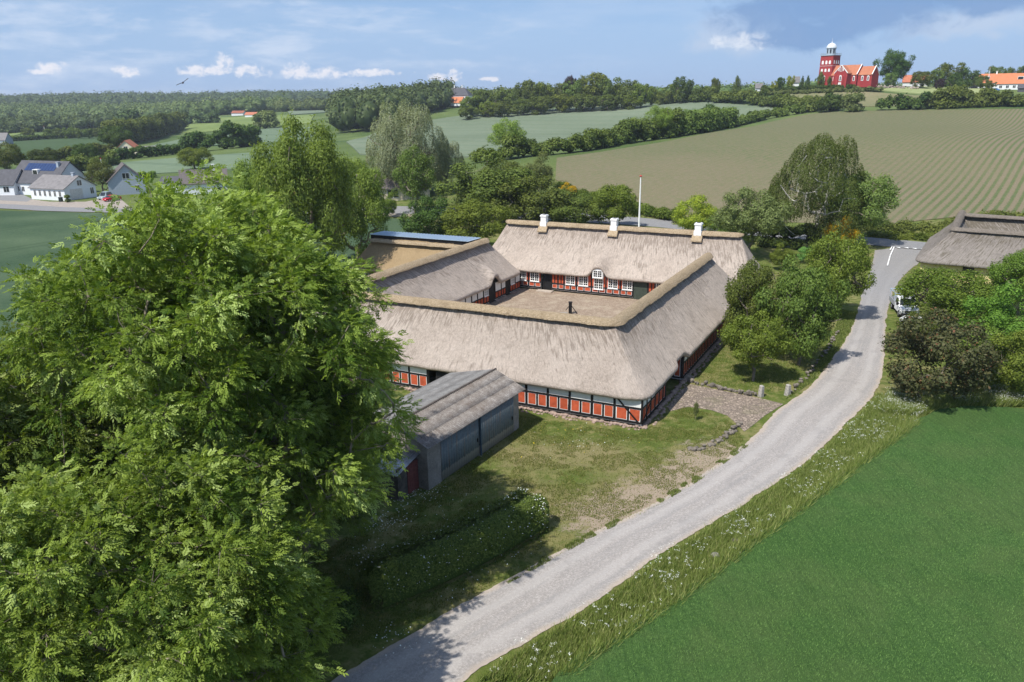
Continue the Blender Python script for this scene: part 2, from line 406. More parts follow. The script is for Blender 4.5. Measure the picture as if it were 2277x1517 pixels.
def field_mat(name, c1, c2, fine=6., big=.03, line=None, lc=None, bump=.5, tram=None):
    m = NT(name); v = m.coord(); a = m.noise(v, big, 5, .6); b = m.noise(v, fine, 4, .7)
    k = m.ramp(m.math('ADD', m.math('MULTIPLY', a, .6), m.math('MULTIPLY', b, .4)), [(.36, c1), (.64, c2)])
    if line:   # rows
        ang, spac, wd = line; vr = m.coord('Object', (1,1,1), (0,0,ang)); s = m.sep(vr)
        wob = m.math('MULTIPLY', m.noise(v, .05, 2), .8)
        t = m.math('PINGPONG', m.math('ADD', s[0], wob), spac/2)
        t = m.math('ADD', t, m.math('MULTIPLY', m.math('SUBTRACT', b, .5), spac*.35))
        k = m.mix(m.math('MULTIPLY', m.step(t, spac*wd, spac*wd*.45), lc[1]), k, lc[0])
    if tram:
        ang, spac, c = tram; vr = m.coord('Object', (1,1,1), (0,0,ang)); s = m.sep(vr)
        t = m.math('PINGPONG', m.math('ADD', s[0], m.math('MULTIPLY', m.noise(v, .008, 2), 20.)), spac/2); t = m.math('ABSOLUTE', m.math('SUBTRACT', t, 1.2))
        k = m.mix(m.math('MULTIPLY', m.step(t, 1.1, .3), .5), k, c)
    m.bump(b, bump, .12)
    return m.done(k, .95, spec=.08)
PX = lambda *l: [XY(*p) for p in l]
# near crop, bottom right
NEARF = [(60.,52.), (60,8), (-6,8), (-1.5,20)]+[tuple(p) for p in densify(PX((1235,1517),(1370,1425),(1510,1335),(1680,1205),(1800,1120),(1920,1030),(2030,950),(2120,913),(2277,918)), 14)]
NEARF = NEARF[:4]+[(p[0]+.22*mnoise.noise(Vector((p[0]*.6, p[1]*.6, 1)))+.16*mnoise.noise(Vector((p[0]*2.3, p[1]*2.3, 4))), p[1]+.30*mnoise.noise(Vector((p[0]*.6, p[1]*.6, 8)))+.18*mnoise.noise(Vector((p[0]*2.3, p[1]*2.3, 9)))) for p in NEARF[4:]]
m = NT('young_barley'); v = m.coord(); a = m.noise(v, .25, 4, .6); b = m.noise(v, 7, 4, .75); c_ = m.noise(v, 28, 3, .7)
va = m.coord('Object', (1,1,1), (0,0,.75)); vs_ = m.coord('Object', (6,.5,1), (0,0,.75)); st = m.noise(vs_, 1.2, 3, .6)
k = m.ramp(m.math('ADD', m.math('MULTIPLY', b, .55), m.math('MULTIPLY', c_, .45)), [(.34, (.045,.108,.024)), (.5, (.090,.192,.046)), (.68, (.155,.275,.078))])
k = m.mix(m.math('MULTIPLY', m.step(a, .40, .62), .5), k, (.13, .20, .06)); k = m.mix(m.math('MULTIPLY', m.step(m.noise(v, .09, 4, .7), .46, .60), .35), k, (.06, .15, .03)); k = m.mix(m.math('MULTIPLY', m.step(st, .48, .66), .35), k, (.035,.09,.022))
m.bump(m.math('ADD', b, c_), 1.0, .14); M_BARLEY = m.done(k, .9, spec=.15)
drape('crop_field', NEARF, .34, 4, M_BARLEY, .4)
# the barley's upright blades
def blades(name, pts, zs, n, hgt, wid, mat, lean=(.1, .0), seed=1, label=None, kind='stuff', dens=None):
    rg = np.random.default_rng(seed); P = np.array(pts); lo = P.min(0); hi = P.max(0)
    out = []
    tot = 0
    while tot < n:
        q = rg.uniform(lo, hi, (n, 2)); ins = np.zeros(n, bool); j = len(P)-1
        for i in range(len(P)):
            xi, yi = P[i]; xj, yj = P[j]
            c = ((yi > q[:, 1]) != (yj > q[:, 1])) & (q[:, 0] < (xj-xi)*(q[:, 1]-yi)/(yj-yi+1e-12)+xi); ins ^= c; j = i
        q = q[ins]
        if dens is not None: q = q[rg.random(len(q)) < dens(q)]
        out.append(q); tot += len(q)
    q = np.concatenate(out)[:n]; z = terr(q[:, 0], q[:, 1])+zs; a = rg.uniform(0, 6.283, n)
    h = hgt*rg.uniform(.5, 1.3, n); w = wid*rg.uniform(.6, 1.4, n)
    b0 = np.stack([q[:, 0]-np.cos(a)*w, q[:, 1]-np.sin(a)*w, z], 1); b1 = np.stack([q[:, 0]+np.cos(a)*w, q[:, 1]+np.sin(a)*w, z], 1)
    t = np.stack([q[:, 0]+h*(lean[0]+rg.normal(0, .35, n)), q[:, 1]+h*(lean[1]+rg.normal(0, .35, n)), z+h], 1)
    V = np.stack([b0, b1, t], 1).reshape(-1, 3); F = np.arange(3*n).reshape(-1, 3)
    o = npmesh(name, V, F, mat, attr=np.repeat(rg.random(n), 3)); tag(o, label, kind=kind); return o
M_BLADE = foliage('barley_blade', (.085,.17,.04), (.195,.33,.095), .25, hue=0)
BLP = [(40.,50.), (38,22), (4,21), (-1,21)]+NEARF[4:-1]
blades('barley', BLP, .27, 190000, .13, .013, M_BLADE, (.3,.1), 3, dens=lambda q: np.clip(1.6-np.hypot(q[:, 0], q[:, 1])/42, .12, 1))

# other fields (px outlines on the land)
FM = {
 'left_wheat': field_mat('left_wheat', (.034,.066,.034), (.088,.128,.070), 2.6, .05, tram=(R(30), 24, (.04,.07,.035))),
 'pale': field_mat('pale_wheat', (.12,.155,.098), (.18,.215,.148), .5, .012, tram=(R(-62), 18, (.10,.15,.09)), bump=.3),
 'pale2': field_mat('pale_wheat_low', (.11,.155,.095), (.16,.21,.135), .4, .01, tram=(R(-50), 30, (.06,.10,.06))),
 'dark': field_mat('dark_row_crop', (.035,.07,.025), (.055,.10,.04), .6, .02, line=(R(70), 3.0, .3), lc=((.09,.11,.055), .5)),
 'meadow': field_mat('meadow', (.12,.17,.05), (.20,.25,.085), .12, .02),
 'dry': field_mat('dry_meadow', (.20,.22,.11), (.30,.30,.16), .1, .02),
 'brown': field_mat('sparse_crop', (.09,.13,.05), (.22,.19,.11), .5, .012),
 'light': field_mat('cut_meadow', (.22,.26,.11), (.30,.33,.16), .3, .02),
}
def fieldpx(name, pts, mat, h=.35, cell=10, extra=()):
    return drape(name, list(PX(*pts))+list(extra), h, cell, FM[mat], .6)
fieldpx('wheat_field', [(-40,470),(120,474),(300,480),(600,484),(860,488),(915,492),(925,510),(905,525)], 'left_wheat', .3, 10, [(-24,90),(-27,62),(-60,50),(-110,60)])
fieldpx('wheat_field', [(770,318),(830,298),(920,275),(1000,262),(1100,252),(1200,245),(1330,236),(1450,231.5),(1600,232),(1700,238),(1765,247),(1700,262),(1600,280),(1500,300),(1400,312),(1300,326),(1200,337),(1060,350),(900,350),(800,345)], 'pale', .5)
fieldpx('wheat_field', [(310,335),(350,322),(430,303),(520,294),(600,287),(700,283),(700,315),(560,318),(450,327)], 'pale2', .5)
fieldpx('wheat_field', [(150,384),(230,368),(300,360),(420,350),(540,342),(700,335),(640,372),(480,380),(330,388),(240,392)], 'pale2', .3)
fieldpx('crop_field', [(20,312),(120,305),(230,300),(262,322),(225,345),(140,362),(35,350)], 'dark', .3)
fieldpx('meadow_field', [(350,268),(470,263),(620,258),(700,256),(690,275),(560,285),(440,296),(300,292)], 'meadow', .5, 15)
fieldpx('meadow_field', [(640,249),(760,241),(760,249),(645,257)], 'pale', .8, 15)
fieldpx('meadow_field', [(-10,292),(60,283),(80,292),(20,305)], 'meadow', .5, 15)
fieldpx('meadow_field', [(66,261),(140,259),(200,262),(190,270),(80,271)], 'dry', .8, 15)
fieldpx('crop_field', [(1640,209),(1740,206),(1860,204),(1960,208),(2050,214),(2130,222),(2120,232),(1960,238),(1850,240),(1745,228)], 'brown', .4)
fieldpx('meadow_field', [(1950,201),(2020,196),(2100,194),(2190,200),(2180,214),(2060,211)], 'light', .5)

# maize: sprouting rows on bare soil
m = NT('sprouting_maize'); v = m.coord(); b = m.noise(v, 1.6, 5, .75); big = m.noise(v, .02, 4, .6); fine = m.noise(v, 5, 4, .7)
soil = m.ramp(fine, [(.3, (.145,.115,.078)), (.7, (.26,.20,.142))])
def rows(ang, spac, wd):
    vr = m.coord('Object', (1,1,1), (0,0,ang)); s = m.sep(vr)
    wob = m.math('MULTIPLY', m.noise(v, .012, 2), .9)
    t = m.math('PINGPONG', m.math('ADD', s[0], wob), spac/2); t = m.math('ADD', t, m.math('MULTIPLY', m.math('SUBTRACT', b, .5), spac*.7))
    return m.step(t, spac*wd, spac*wd*.4)
ROWANG = math.atan2(.60, .80)
rw = rows(ROWANG, 1.5, .30)
sp = m.sep(v)
# growth is denser to the left and top of the field
side = m.math('SUBTRACT', m.math('SUBTRACT', sp[0], 72.), m.math('MULTIPLY', m.math('SUBTRACT', sp[1], 150.), .66))
dens = m.step(m.math('ADD', side, m.math('MULTIPLY', m.math('SUBTRACT', big, .5), 60.)), 22, -14)
grn = m.ramp(b, [(.3, (.055,.09,.028)), (.7, (.12,.155,.06))])
haz = m.step(m.noise(v, .9, 6, .8), .66, .36)
cover = m.math('ADD', m.math('MULTIPLY', rw, m.math('SUBTRACT', 1., m.math('MULTIPLY', dens, .78))), m.math('MULTIPLY', m.math('MULTIPLY', dens, haz), .9), True)
low = m.step(m.math('ADD', sp[1], m.math('MULTIPLY', m.math('SUBTRACT', big, .5), 160.)), 235, 150)
cover = m.math('MULTIPLY', cover, m.math('SUBTRACT', 1., m.math('MULTIPLY', low, m.math('MULTIPLY', dens, .55))))
k = m.mix(m.math('MULTIPLY', cover, .85), m.mix(m.math('MULTIPLY', m.step(b, .35, .65), .38), soil, (.11,.14,.055)), grn)
m.bump(b, .6, .12); FM['maize'] = m.done(k, .95, spec=.08)
fieldpx('maize_field', [(1238,352),(1330,340),(1420,325),(1520,308),(1610,291),(1720,270),(1800,254),(1870,249),(2060,245),(2277,243),(2420,244)], 'maize', .12, 8,
        [XY(2420,478), XY(2277,476), XY(2120,484), XY(1990,498), XY(1800,497), XY(1640,492), XY(1500,474), XY(1390,446), XY(1290,425), XY(1235,400)])

def strip(name, L, Rr, h, mat, edge=0.0, nu=6, wob=.0, seed=0):
    """a road between two edge lines; uv: u across, v along"""
    L = [np.array(p) for p in densify(L, 6)]; Rr = [np.array(p) for p in densify(Rr, 6)]
    n = 620
    def res(P, n):
        P = np.array(P); d = np.concatenate([[0], np.cumsum(np.hypot(*np.diff(P, axis=0).T))]); t = np.linspace(0, d[-1], n)
        return np.stack([np.interp(t, d, P[:, 0]), np.interp(t, d, P[:, 1])], 1), t
    A, ta = res(L, n); B, tb = res(Rr, n); rg = random.Random(seed)
    V = []; UV = []
    for i in range(n):
        wd = np.hypot(*(B[i]-A[i])); dv = (B[i]-A[i])/wd
        a = A[i]+dv*wob*(mnoise.noise(Vector((ta[i]*.5, seed, 0)))+.6*mnoise.noise(Vector((ta[i]*2.4, seed, 3)))); b = B[i]+dv*wob*(mnoise.noise(Vector((ta[i]*.5, seed+9, 0)))+.7*mnoise.noise(Vector((ta[i]*2.4, seed+9, 3))))
        for k in range(nu+1):
            t = k/nu; p = a*(1-t)+b*t; V.append((p[0], p[1], 0)); UV.append((t, (ta[i]+tb[i])/2/10))
    V = np.array(V); V[:, 2] = terr(V[:, 0], V[:, 1])+h+.05*0
    q = np.arange(n-1)[:, None]*(nu+1)+np.arange(nu)[None, :]; F = np.stack([q, q+1, q+nu+2, q+nu+1], -1).reshape(-1, 4)
    o = npmesh(name, V, F, mat, uv=UV); tag(o, kind='structure'); return o
m = NT('chip_seal'); v = m.coord(); u = m.coord('UV'); us = m.sep(u)
a = m.noise(v, 38, 3, .8); b = m.noise(v, .7, 5, .6); c_ = m.noise(m.coord('UV', (9, 1.2, 1)), 1.5, 5, .6); d_ = m.noise(v, 9, 4, .7)
k = m.ramp(m.math('ADD', m.math('MULTIPLY', a, .55), m.math('MULTIPLY', d_, .45)), [(.33, (.185,.168,.153)), (.5, (.305,.282,.262)), (.66, (.48,.445,.415))])
k = m.mix(m.math('MULTIPLY', m.step(c_, .42, .66), .42), k, (.235,.23,.225))
tr = m.math('ABSOLUTE', m.math('SUBTRACT', m.math('ABSOLUTE', m.math('SUBTRACT', us[0], .5)), .23))
k = m.mix(m.math('MULTIPLY', m.step(m.math('ADD', tr, m.math('MULTIPLY', m.math('SUBTRACT', b, .5), .12)), .13, .02), .42), k, (.42,.395,.37))
ed = m.math('ABSOLUTE', m.math('SUBTRACT', us[0], .5)); ed = m.math('ADD', ed, m.math('MULTIPLY', m.math('SUBTRACT', b, .5), .16))
k = m.mix(m.math('MULTIPLY', m.step(ed, .40, .50), .7), k, (.42,.345,.27)); k = m.mix(m.math('MULTIPLY', m.step(m.noise(v, .35, 5, .7), .56, .62), .22), k, (.20,.19,.185)); k = m.mix(m.math('MULTIPLY', m.step(m.noise(v, 2.2, 6, .8), .64, .70), .35), k, (.56,.53,.50))
far = m.step(m.sep(v)[1], 62, 95); k = m.mix(m.math('MULTIPLY', far, .75), k, m.ramp(d_, [(.3,(.17,.17,.17)),(.7,(.27,.265,.26))]))
m.bump(a, .5, .02); M_ROAD = m.done(k, .85, spec=.2)
m = NT('asphalt'); v = m.coord(); a = m.noise(v, 3, 5, .7); k = m.ramp(a, [(.3, (.17,.17,.175)), (.7, (.26,.258,.255))]); m.bump(a, .2, .02); M_ASPH = m.done(k, .85, spec=.2)
lane_L = [(-14.5,17.5)]+PX((740,1517),(890,1425),(1064,1324),(1180,1261),(1325,1184),(1445,1126),(1566,1053),(1660,985),(1735,908),(1800,862),(1850,800),(1890,740),(1908,690),(1918,650),(1935,600),(1945,560),(1938,543))
lane_R = [(-9.5,15.5)]+PX((1035,1517),(1180,1425),(1325,1338),(1470,1232),(1590,1160),(1700,1092),(1800,1020),(1895,930),(1948,870),(1963,820),(1968,760),(1972,700),(1990,640),(2024,600),(2062,577),(2130,562))
ROADC = [(a+b)/2 for a, b in zip(*[np.array(densify(q, 4))[:64] for q in (lane_L[:17], lane_R[:17])])]
strip('road', lane_L, lane_R, .035, M_ROAD, wob=.16, seed=2)
rc = [(-260,230),(-122,181),(-98,172),(-40,158),(0,147.5),(23,140),(34,133.5),(47,125.5),(60,117),(80,103),(110,80)]
rcd = [np.array(p) for p in densify(rc, 3)]
def offs(P, w):
    o = []
    for i, p in enumerate(P):
        t = P[min(i+1, len(P)-1)]-P[max(i-1, 0)]; t = t/np.hypot(*t); o.append(p+np.array((-t[1], t[0]))*w)
    return o
strip('village_road', offs(rcd, 3.0), offs(rcd, -3.0), .12, M_ASPH, nu=4)
# painted markings at the junction
M_PAINT = plain('road_paint', (.78,.78,.76), .6, var=.08)
def mark(pts, name='road_marking', h=.155):
    o = npmesh(name, [(p[0], p[1], tz(p[0], p[1])+h) for p in pts], [np.array([list(range(len(pts)))])], M_PAINT); tag(o, kind='structure'); return o
for i, (px, py) in enumerate(((1998,553),(2016,553.5),(2034,555),(2053,556.5))):
    a = np.array(XY(px, py)); mark([a+(-.27,.38), a+(.03,-.55), a+(.33,.30)])
def stripe(p, q, w): 
    p = np.array(p); q = np.array(q); t = (q-p)/np.hypot(*(q-p)); n = np.array((-t[1], t[0]))*w/2; mark([p-n, q-n, q+n, p+n])
stripe(XY(1988,551), XY(1979,571), .16); stripe(XY(1979,571.5), XY(1973,593), .16); stripe(XY(1983,551), XY(1979,558), .16)
for px, py in ((1993,541),(2008,544.5)):
    mb = MB(); c = XY(px, py); mb.lathe([(0,.10),(.33,.10),(.33,.16),(0,.16)], (c[0], c[1], 0), 18)
    o = mb.build('manhole_cover', plain('rusty_iron', (.14,.09,.075), .8)); tag(o, ('rusty round manhole cover nearer the corner verge' if px < 2000 else 'rusty round manhole cover closer to the right thatched house'), 'manhole cover', 'manhole covers in the junction')
# cobbles
def cobble(name, c1, c2, gap, scale, moss):
    m = NT(name); v = m.coord(); d = m.voro(v, scale, 'DISTANCE_TO_EDGE'); cc = m.voro(v, scale, 'F1', 'Color')
    s = m.sep(cc); k = m.ramp(s[0], [(0, c1), (1, c2)]); b = m.noise(v, .5, 5, .65); f = m.noise(v, 14, 4, .7)
    k = m.mix(m.math('MULTIPLY', m.step(d, .10, .02), .85), k, gap); k = m.mix(m.math('MULTIPLY', m.step(b, .5, .66), moss[1]), k, moss[0])
    k = m.mix(.35, k, m.ramp(f, [(.3, c1), (.7, c2)]))
    m.bump(m.step(d, 0, .14), .9, .05); return m.done(k, .85, spec=.2)
M_COB = cobble('cobbles', (.15,.12,.10), (.42,.34,.27), (.10,.085,.06), 4.2, ((.13,.15,.05), .35))
M_YARD = cobble('yard_cobbles', (.25,.18,.13), (.47,.38,.29), (.2,.15,.1), 4.8, ((.50,.43,.32), .6))
drive = PX((1484,905),(1500,885),(1515,868),(1535,855),(1600,868),(1690,886),(1742,899),(1700,925),(1672,948),(1655,960),(1640,945),(1618,925),(1580,912),(1530,905),(1490,915))
drape('driveway', drive, .028, 3, M_COB, .03)
# ------------------------------------------------------------------ the four-winged thatched farm
FO = np.array([9.10, 50.07]); TH, SKW = 0.443, 0.0463
FA = np.array([-math.cos(TH), math.sin(TH)]); FB = np.array([math.sin(TH+SKW), math.cos(TH+SKW)])
def FM_(u, v, h): return (FA[0]*u+FB[0]*v, FA[1]*u+FB[1]*v, h)     # farm plan -> metres round the farm's front corner
FROOT = (FO[0], FO[1], 0)

def thatch_mat(name, c_lo, c_mid, c_hi, moss, moss_amt, streak=.5):
    m = NT(name); u = m.coord('UV'); v = m.coord()
    s1 = m.noise(m.coord('UV', (3.2, .55, 1)), 1.6, 6, .65); s2 = m.noise(m.coord('UV', (16, 3.0, 1)), 1.0, 5, .7)
    f = m.noise(v, 26, 4, .75); big = m.noise(v, .28, 4, .6); md = m.noise(v, 5, 5, .75)
    k = m.ramp(m.math('ADD', m.math('MULTIPLY', s2, .45), m.math('ADD', m.math('MULTIPLY', md, .25), m.math('MULTIPLY', f, .3))), [(.34, c_lo), (.5, c_mid), (.66, c_hi)])
    k = m.mix(m.math('MULTIPLY', m.step(big, .36, .62), .30), k, tuple(x*1.08 for x in c_hi)); k = m.mix(m.math('MULTIPLY', m.step(m.noise(v, .9, 5, .7), .50, .70), .35), k, c_lo)
    # moss and weather streaks running down from the ridge (v of the uv grows up the slope)
    up = m.step(m.sep(u)[1], 1.5, 6.6); t = m.math('ADD', s1, m.math('MULTIPLY', up, .17)); t = m.math('ADD', t, m.math('MULTIPLY', m.math('SUBTRACT', big, .5), .5))
    t = m.math('ADD', t, m.math('MULTIPLY', m.math('SUBTRACT', s2, .5), .35))
    k = m.mix(m.math('MULTIPLY', m.step(t, .62-moss_amt*.12, .80-moss_amt*.1), streak), k, moss)
    m.bump(m.math('ADD', m.math('MULTIPLY', f, 1.1), m.math('ADD', s2, md)), 1.0, .13); return m.done(k, .95, spec=.08)
M_TH = thatch_mat('thatch_grey', (.245,.20,.16), (.54,.455,.385), (.80,.70,.61), (.19,.145,.11), .7, .62)
M_TH_DARK = thatch_mat('thatch_mossy', (.17,.14,.115), (.34,.28,.24), (.52,.45,.39), (.13,.095,.07), 1.6, .9)
M_TH_TAN = thatch_mat('thatch_new', (.27,.19,.105), (.40,.29,.165), (.50,.375,.225), (.30,.21,.12), .2, .5)
M_TH_OLD = thatch_mat('thatch_old_right', (.16,.14,.125), (.30,.265,.235), (.46,.42,.385), (.13,.11,.075), 1.1, .8)
def ridge_mat(name, c1, c2, c3):
    m = NT(name); v = m.coord(); a = m.noise(v, 7, 5, .75); b = m.voro(m.coord('UV', (1, 3, 1)), 7); c = m.noise(v, 1.0, 4, .6); f = m.noise(v, 30, 4, .7)
    k = m.ramp(m.math('ADD', m.math('MULTIPLY', a, .55), m.math('MULTIPLY', f, .45)), [(.32, c1), (.5, c2), (.68, c3)]); k = m.mix(m.math('MULTIPLY', m.step(c, .5, .75), .4), k, c1)
    m.bump(m.math('ADD', m.math('ADD', a, f), b), 1.0, .12); return m.done(k, .95, spec=.08)
M_RIDGE = ridge_mat('ridge_straw', (.25,.18,.105), (.50,.385,.25), (.72,.60,.43))
M_RIDGE_OLD = ridge_mat('ridge_old', (.17,.145,.12), (.28,.24,.20), (.40,.36,.31))

def loft_roof(name, outline, he, hr, mat, parent, mapf, nup=26, step=.32, thick=.32, smooth_m=1.0, seed=0, mod=None, rag=.06):
    """outline: closed list of (eave_x, eave_y, ridge_x, ridge_y); a thatched skin from eave to ridge with a thick rounded eave"""
    E, Rg, cum = [], [], []
    n = len(outline)
    for i in range(n):
        a = np.array(outline[i], float); b = np.array(outline[(i+1) % n], float); L = np.hypot(*(b[:2]-a[:2])); k = max(2, int(L/step))
        for j in range(k): t = j/k; E.append(a[:2]*(1-t)+b[:2]*t); Rg.append(a[2:4]*(1-t)+b[2:4]*t)
    E = np.array(E); Rg = np.array(Rg); N = len(E); w = int(smooth_m/step)
    for _ in range(2):
        K = np.zeros_like(E)
        for d in range(-w, w+1): K += np.roll(E, d, 0)
        E = K/(2*w+1)
    d = np.hypot(*(np.roll(E, -1, 0)-E).T); cl = np.concatenate([[0], np.cumsum(d)]); V = []; UV = []
    for i in range(N+1):
        e = E[i % N]; r = Rg[i % N]; dr = r-e; run = np.hypot(*dr) or 1; dn = dr/run; sl = math.hypot(run, hr-he)
        rr = rag*mnoise.noise(Vector((cl[i]*.9, seed, 0)))+rag*.5*mnoise.noise(Vector((cl[i]*3.1, seed, 4)))
        prof = [(.34, -thick*1.0, -.6), (.12, -thick*1.02, -.4), (.0, -thick*.72, -.25), (-.03, -thick*.35, -.12)]
        for inn, dz, vv in prof:
            p = e+dn*(inn+rr*.5); V.append((p[0], p[1], he+dz-rr)); UV.append((cl[i], vv))
        for k in range(nup+1):
            t = k/nup; te = t if t > .06 else t*t/.06*.5+t*.5
            p = e*(1-te)+r*te; hh = he+(hr-he)*t
            q = Vector((p[0]*.55, p[1]*.55, seed)); nz = .09*mnoise.noise(q)+.05*mnoise.noise(q*3.3)+.03*mnoise.noise(q*9)
            sag = -.10*math.sin(math.pi*t)
            V.append((p[0], p[1], hh+nz+sag-(rr if k == 0 else 0)*1)); UV.append((cl[i], t*sl))
    nr = nup+5
    V = np.array(V)
    if mod is not None: V = mod(V, nr)
    q = np.arange(N)[:, None]*nr+np.arange(nr-1)[None, :]; F = np.stack([q, q+nr, q+nr+1, q+1], -1).reshape(-1, 4)
    Vw = np.array([mapf(*p) for p in V]); 
    # make the faces look outwards
    f0 = F[len(F)//3]; nrm = np.cross(Vw[f0[1]]-Vw[f0[0]], Vw[f0[3]]-Vw[f0[0]])
    if nrm[2] < 0: F = F[:, ::-1]
    return npmesh(name, Vw, F, mat, parent, smooth=True, uv=UV)
def ridge_roll(name, pts, mat, parent, mapf, r=.38, seed=0, n=14, flat=.8, caps=True, round_m=0):
    """a straw roll of slightly varying girth lying along the ridge"""
    P = [Vector(mapf(*p)) for p in pts]; out = []
    for a, b in zip(P[:-1], P[1:]):
        k = max(2, int((b-a).length/.22)); out += [a.lerp(b, j/k) for j in range(k)]
    out.append(P[-1])
    if round_m:
        w = int(round_m/.22)
        for _ in range(2): out = [out[0]]+[sum((out[max(0, min(len(out)-1, i+d))] for d in range(-w, w+1)), Vector())/(2*w+1) for i in range(1, len(out)-1)]+[out[-1]]
    V = []; UV = []; s = 0
    for i, p in enumerate(out):
        t = (out[min(i+1, len(out)-1)]-out[max(i-1, 0)]).normalized(); x = Vector((t.y, -t.x, 0)).normalized()
        e = min(1, (min(i, len(out)-1-i)+.6)/3.0)**.5 if caps else 1
        for k in range(n+1):
            a = math.pi*k/n; xx = math.cos(a)*1.22
            nz = 1+.10*mnoise.noise(Vector((s*.8, 0, seed)))+.09*mnoise.noise(Vector((s*3.5, a*3, seed+5))); rr = r*nz*e
            V.append(p+x*xx*rr+Vector((0,0,1))*(rr*(flat*1.25*(1-abs(xx/1.22)**2.0)-.62)+.12)); UV.append((s, k/n*1.6))
        if i < len(out)-1: s += (out[i+1]-p).length
    m = n+1; q = np.arange(len(out)-1)[:, None]*m+np.arange(n)[None, :]; F = np.stack([q, q+1, q+m+1, q+m], -1).reshape(-1, 4)
    caps_f = [np.array([list(range(n))[::-1]]), np.array([list(range((len(out)-1)*m, (len(out)-1)*m+n))])]
    return npmesh(name, np.array([tuple(v) for v in V]), [F]+caps_f, mat, parent, smooth=True, uv=UV)

M_TIMBER = plain('tarred_timber', (.012,.011,.012), .6, var=.3)
M_RED = plain('red_limewash', (.43,.085,.036), .9, var=.28, scale=1.7, bump=.3)
M_RED_SHADE = plain('red_limewash_shade', (.40,.075,.032), .9, var=.28, scale=1.7)  # darker copy of the red, the side wall's shade put into its colour
M_PLW = plain('white_limewash', (.72,.72,.69), .9, var=.10, scale=1.5)
M_PLINTH = plain('plinth_boulders', (.30,.225,.185), .9, var=.35, scale=2.5)
M_WIN = plain('white_window_paint', (.80,.80,.78), .5, var=.03)
def glass(name='window_glass', c=(.02,.024,.028)):
    if name in MAT: return MAT[name]
    m = NT(name); MAT[name] = m.done(c, .08, spec=.6); return MAT[name]
M_DOORG = plain('dark_green_door', (.05,.065,.05), .7, var=.2)
M_DOORK = plain('black_door', (.014,.014,.015), .7, var=.3)

class Wall:
    """a wall running from P along dir (s), facing n (d = distance out of the wall face)"""
    def __init__(s, P, dr, n): s.P = P; s.d = dr; s.n = n
    def f(s, a, h, d): return FM_(s.P[0]+s.d[0]*a+s.n[0]*d, s.P[1]+s.d[1]*a+s.n[1]*d, h)
    def mb(s): return MB(lambda a, d, h: s.f(a, h, d))
def framed_wall(root, W, L, posts, top, rail=None, skip=(), red_h=(.44, 1.16), upper='white', half=True, braces=(), redmat=None, outline=True, plinth=True, seed=0, nm=''):
    """skip: (s0, s1) spans left open; posts: s of the full posts"""
    redmat = redmat or M_RED
    def blocked(a, b): return any(a < q1-.02 and b > q0+.02 for q0, q1 in skip)
    back, red, out, tim, whi = W.mb(), W.mb(), W.mb(), W.mb(), W.mb()
    ends = sorted(posts)
    tim_s = [p for p in ends]
    rj = random.Random(seed*7+3)
    for p in tim_s:
        if not blocked(p-.01, p+.01):
            j0, j1 = rj.uniform(-.035,.035), rj.uniform(-.045,.045); q0, q1 = rj.uniform(.07,.10), rj.uniform(.065,.095)
            tim.hexa([(p+j0-q0,0,.30),(p+j0+q0,0,.30),(p+j0+q0,.05,.30),(p+j0-q0,.05,.30),(p+j1-q1,0,top),(p+j1+q1,0,top),(p+j1+q1,.05,top),(p+j1-q1,.05,top)])
    for a, b in zip(ends[:-1], ends[1:]):
        if blocked(a+.1, b-.1): continue
        back.box(a, b, -.20, -.03, .2, top)
        tim.box(a+.085, b-.085, .003, .045, .28, .43)
        rl = (rail if rail else top-.08)+rj.uniform(-.03,.03)
        tim.box(a+.085, b-.085, .003, .047, rl, rl+.13)
        cells = [(a+.085, b-.085)]
        if half and b-a > 1.0:
            mid = (a+b)/2; tim.box(mid-.055, mid+.055, .002, .043, .43, rl); cells = [(a+.085, mid-.055), (mid+.055, b-.085)]
        for c0, c1 in cells:
            if outline: out.box(c0+.03, c1-.03, -.03, .006, .46, rl-.03); red.box(c0+.065, c1-.065, -.03, .012, .495, rl-.065)
            else: red.box(c0, c1, -.03, .01, .43, rl)
        if rl+.13 < top-.05:
            if upper == 'white': whi.box(a+.085, b-.085, -.03, .01, rl+.13, top)
            elif upper == 'red': 
                mid = (a+b)/2; tim.box(mid-.05, mid+.05, .002, .043, rl+.13, top)
                red.box(a+.10, mid-.06, -.03, .012, rl+.15, top); red.box(mid+.06, b-.10, -.03, .012, rl+.15, top)
    for (a, ha, b, hb) in braces:
        w = .07; tim.hexa([W.f(a-w, ha, .004), W.f(a+w, ha, .004), W.f(a+w, ha, .056), W.f(a-w, ha, .056), W.f(b-w, hb, .004), W.f(b+w, hb, .004), W.f(b+w, hb, .056), W.f(b-w, hb, .056)] if False else
                 [(a-w, .004, ha), (a+w, .004, ha), (a+w, .056, ha), (a-w, .056, ha), (b-w, .004, hb), (b+w, .004, hb), (b+w, .056, hb), (b-w, .056, hb)])
    wl = back.build('wall', M_PLW, root)
    if out.v: out.build('lime_outline', M_WIN, wl)
    if red.v: red.build('brick_infill', redmat, wl)
    if whi.v: whi.build('plaster_infill', M_PLW, wl)
    tim.build('timber_frame', M_TIMBER, wl)
    if plinth:
        rd = random.Random(seed); mb = MB(); s = 0
        while s < L:
            r = rd.uniform(.10, .28)
            if not blocked(s, s+r): 
                p = W.f(s+r*.6, .04, .04+rd.uniform(0, .12)); mb.stone((p[0], p[1], rd.uniform(.03, .1)), r, rd, 1, .6)
                if rd.random() < .5: p = W.f(s+r*.6, 0, .35+rd.uniform(0, .3)); mb.stone((p[0], p[1], .02), r*.7, rd, 1, .5)
            s += r*1.25
        mb.build('plinth', M_PLINTH, root)
    return wl
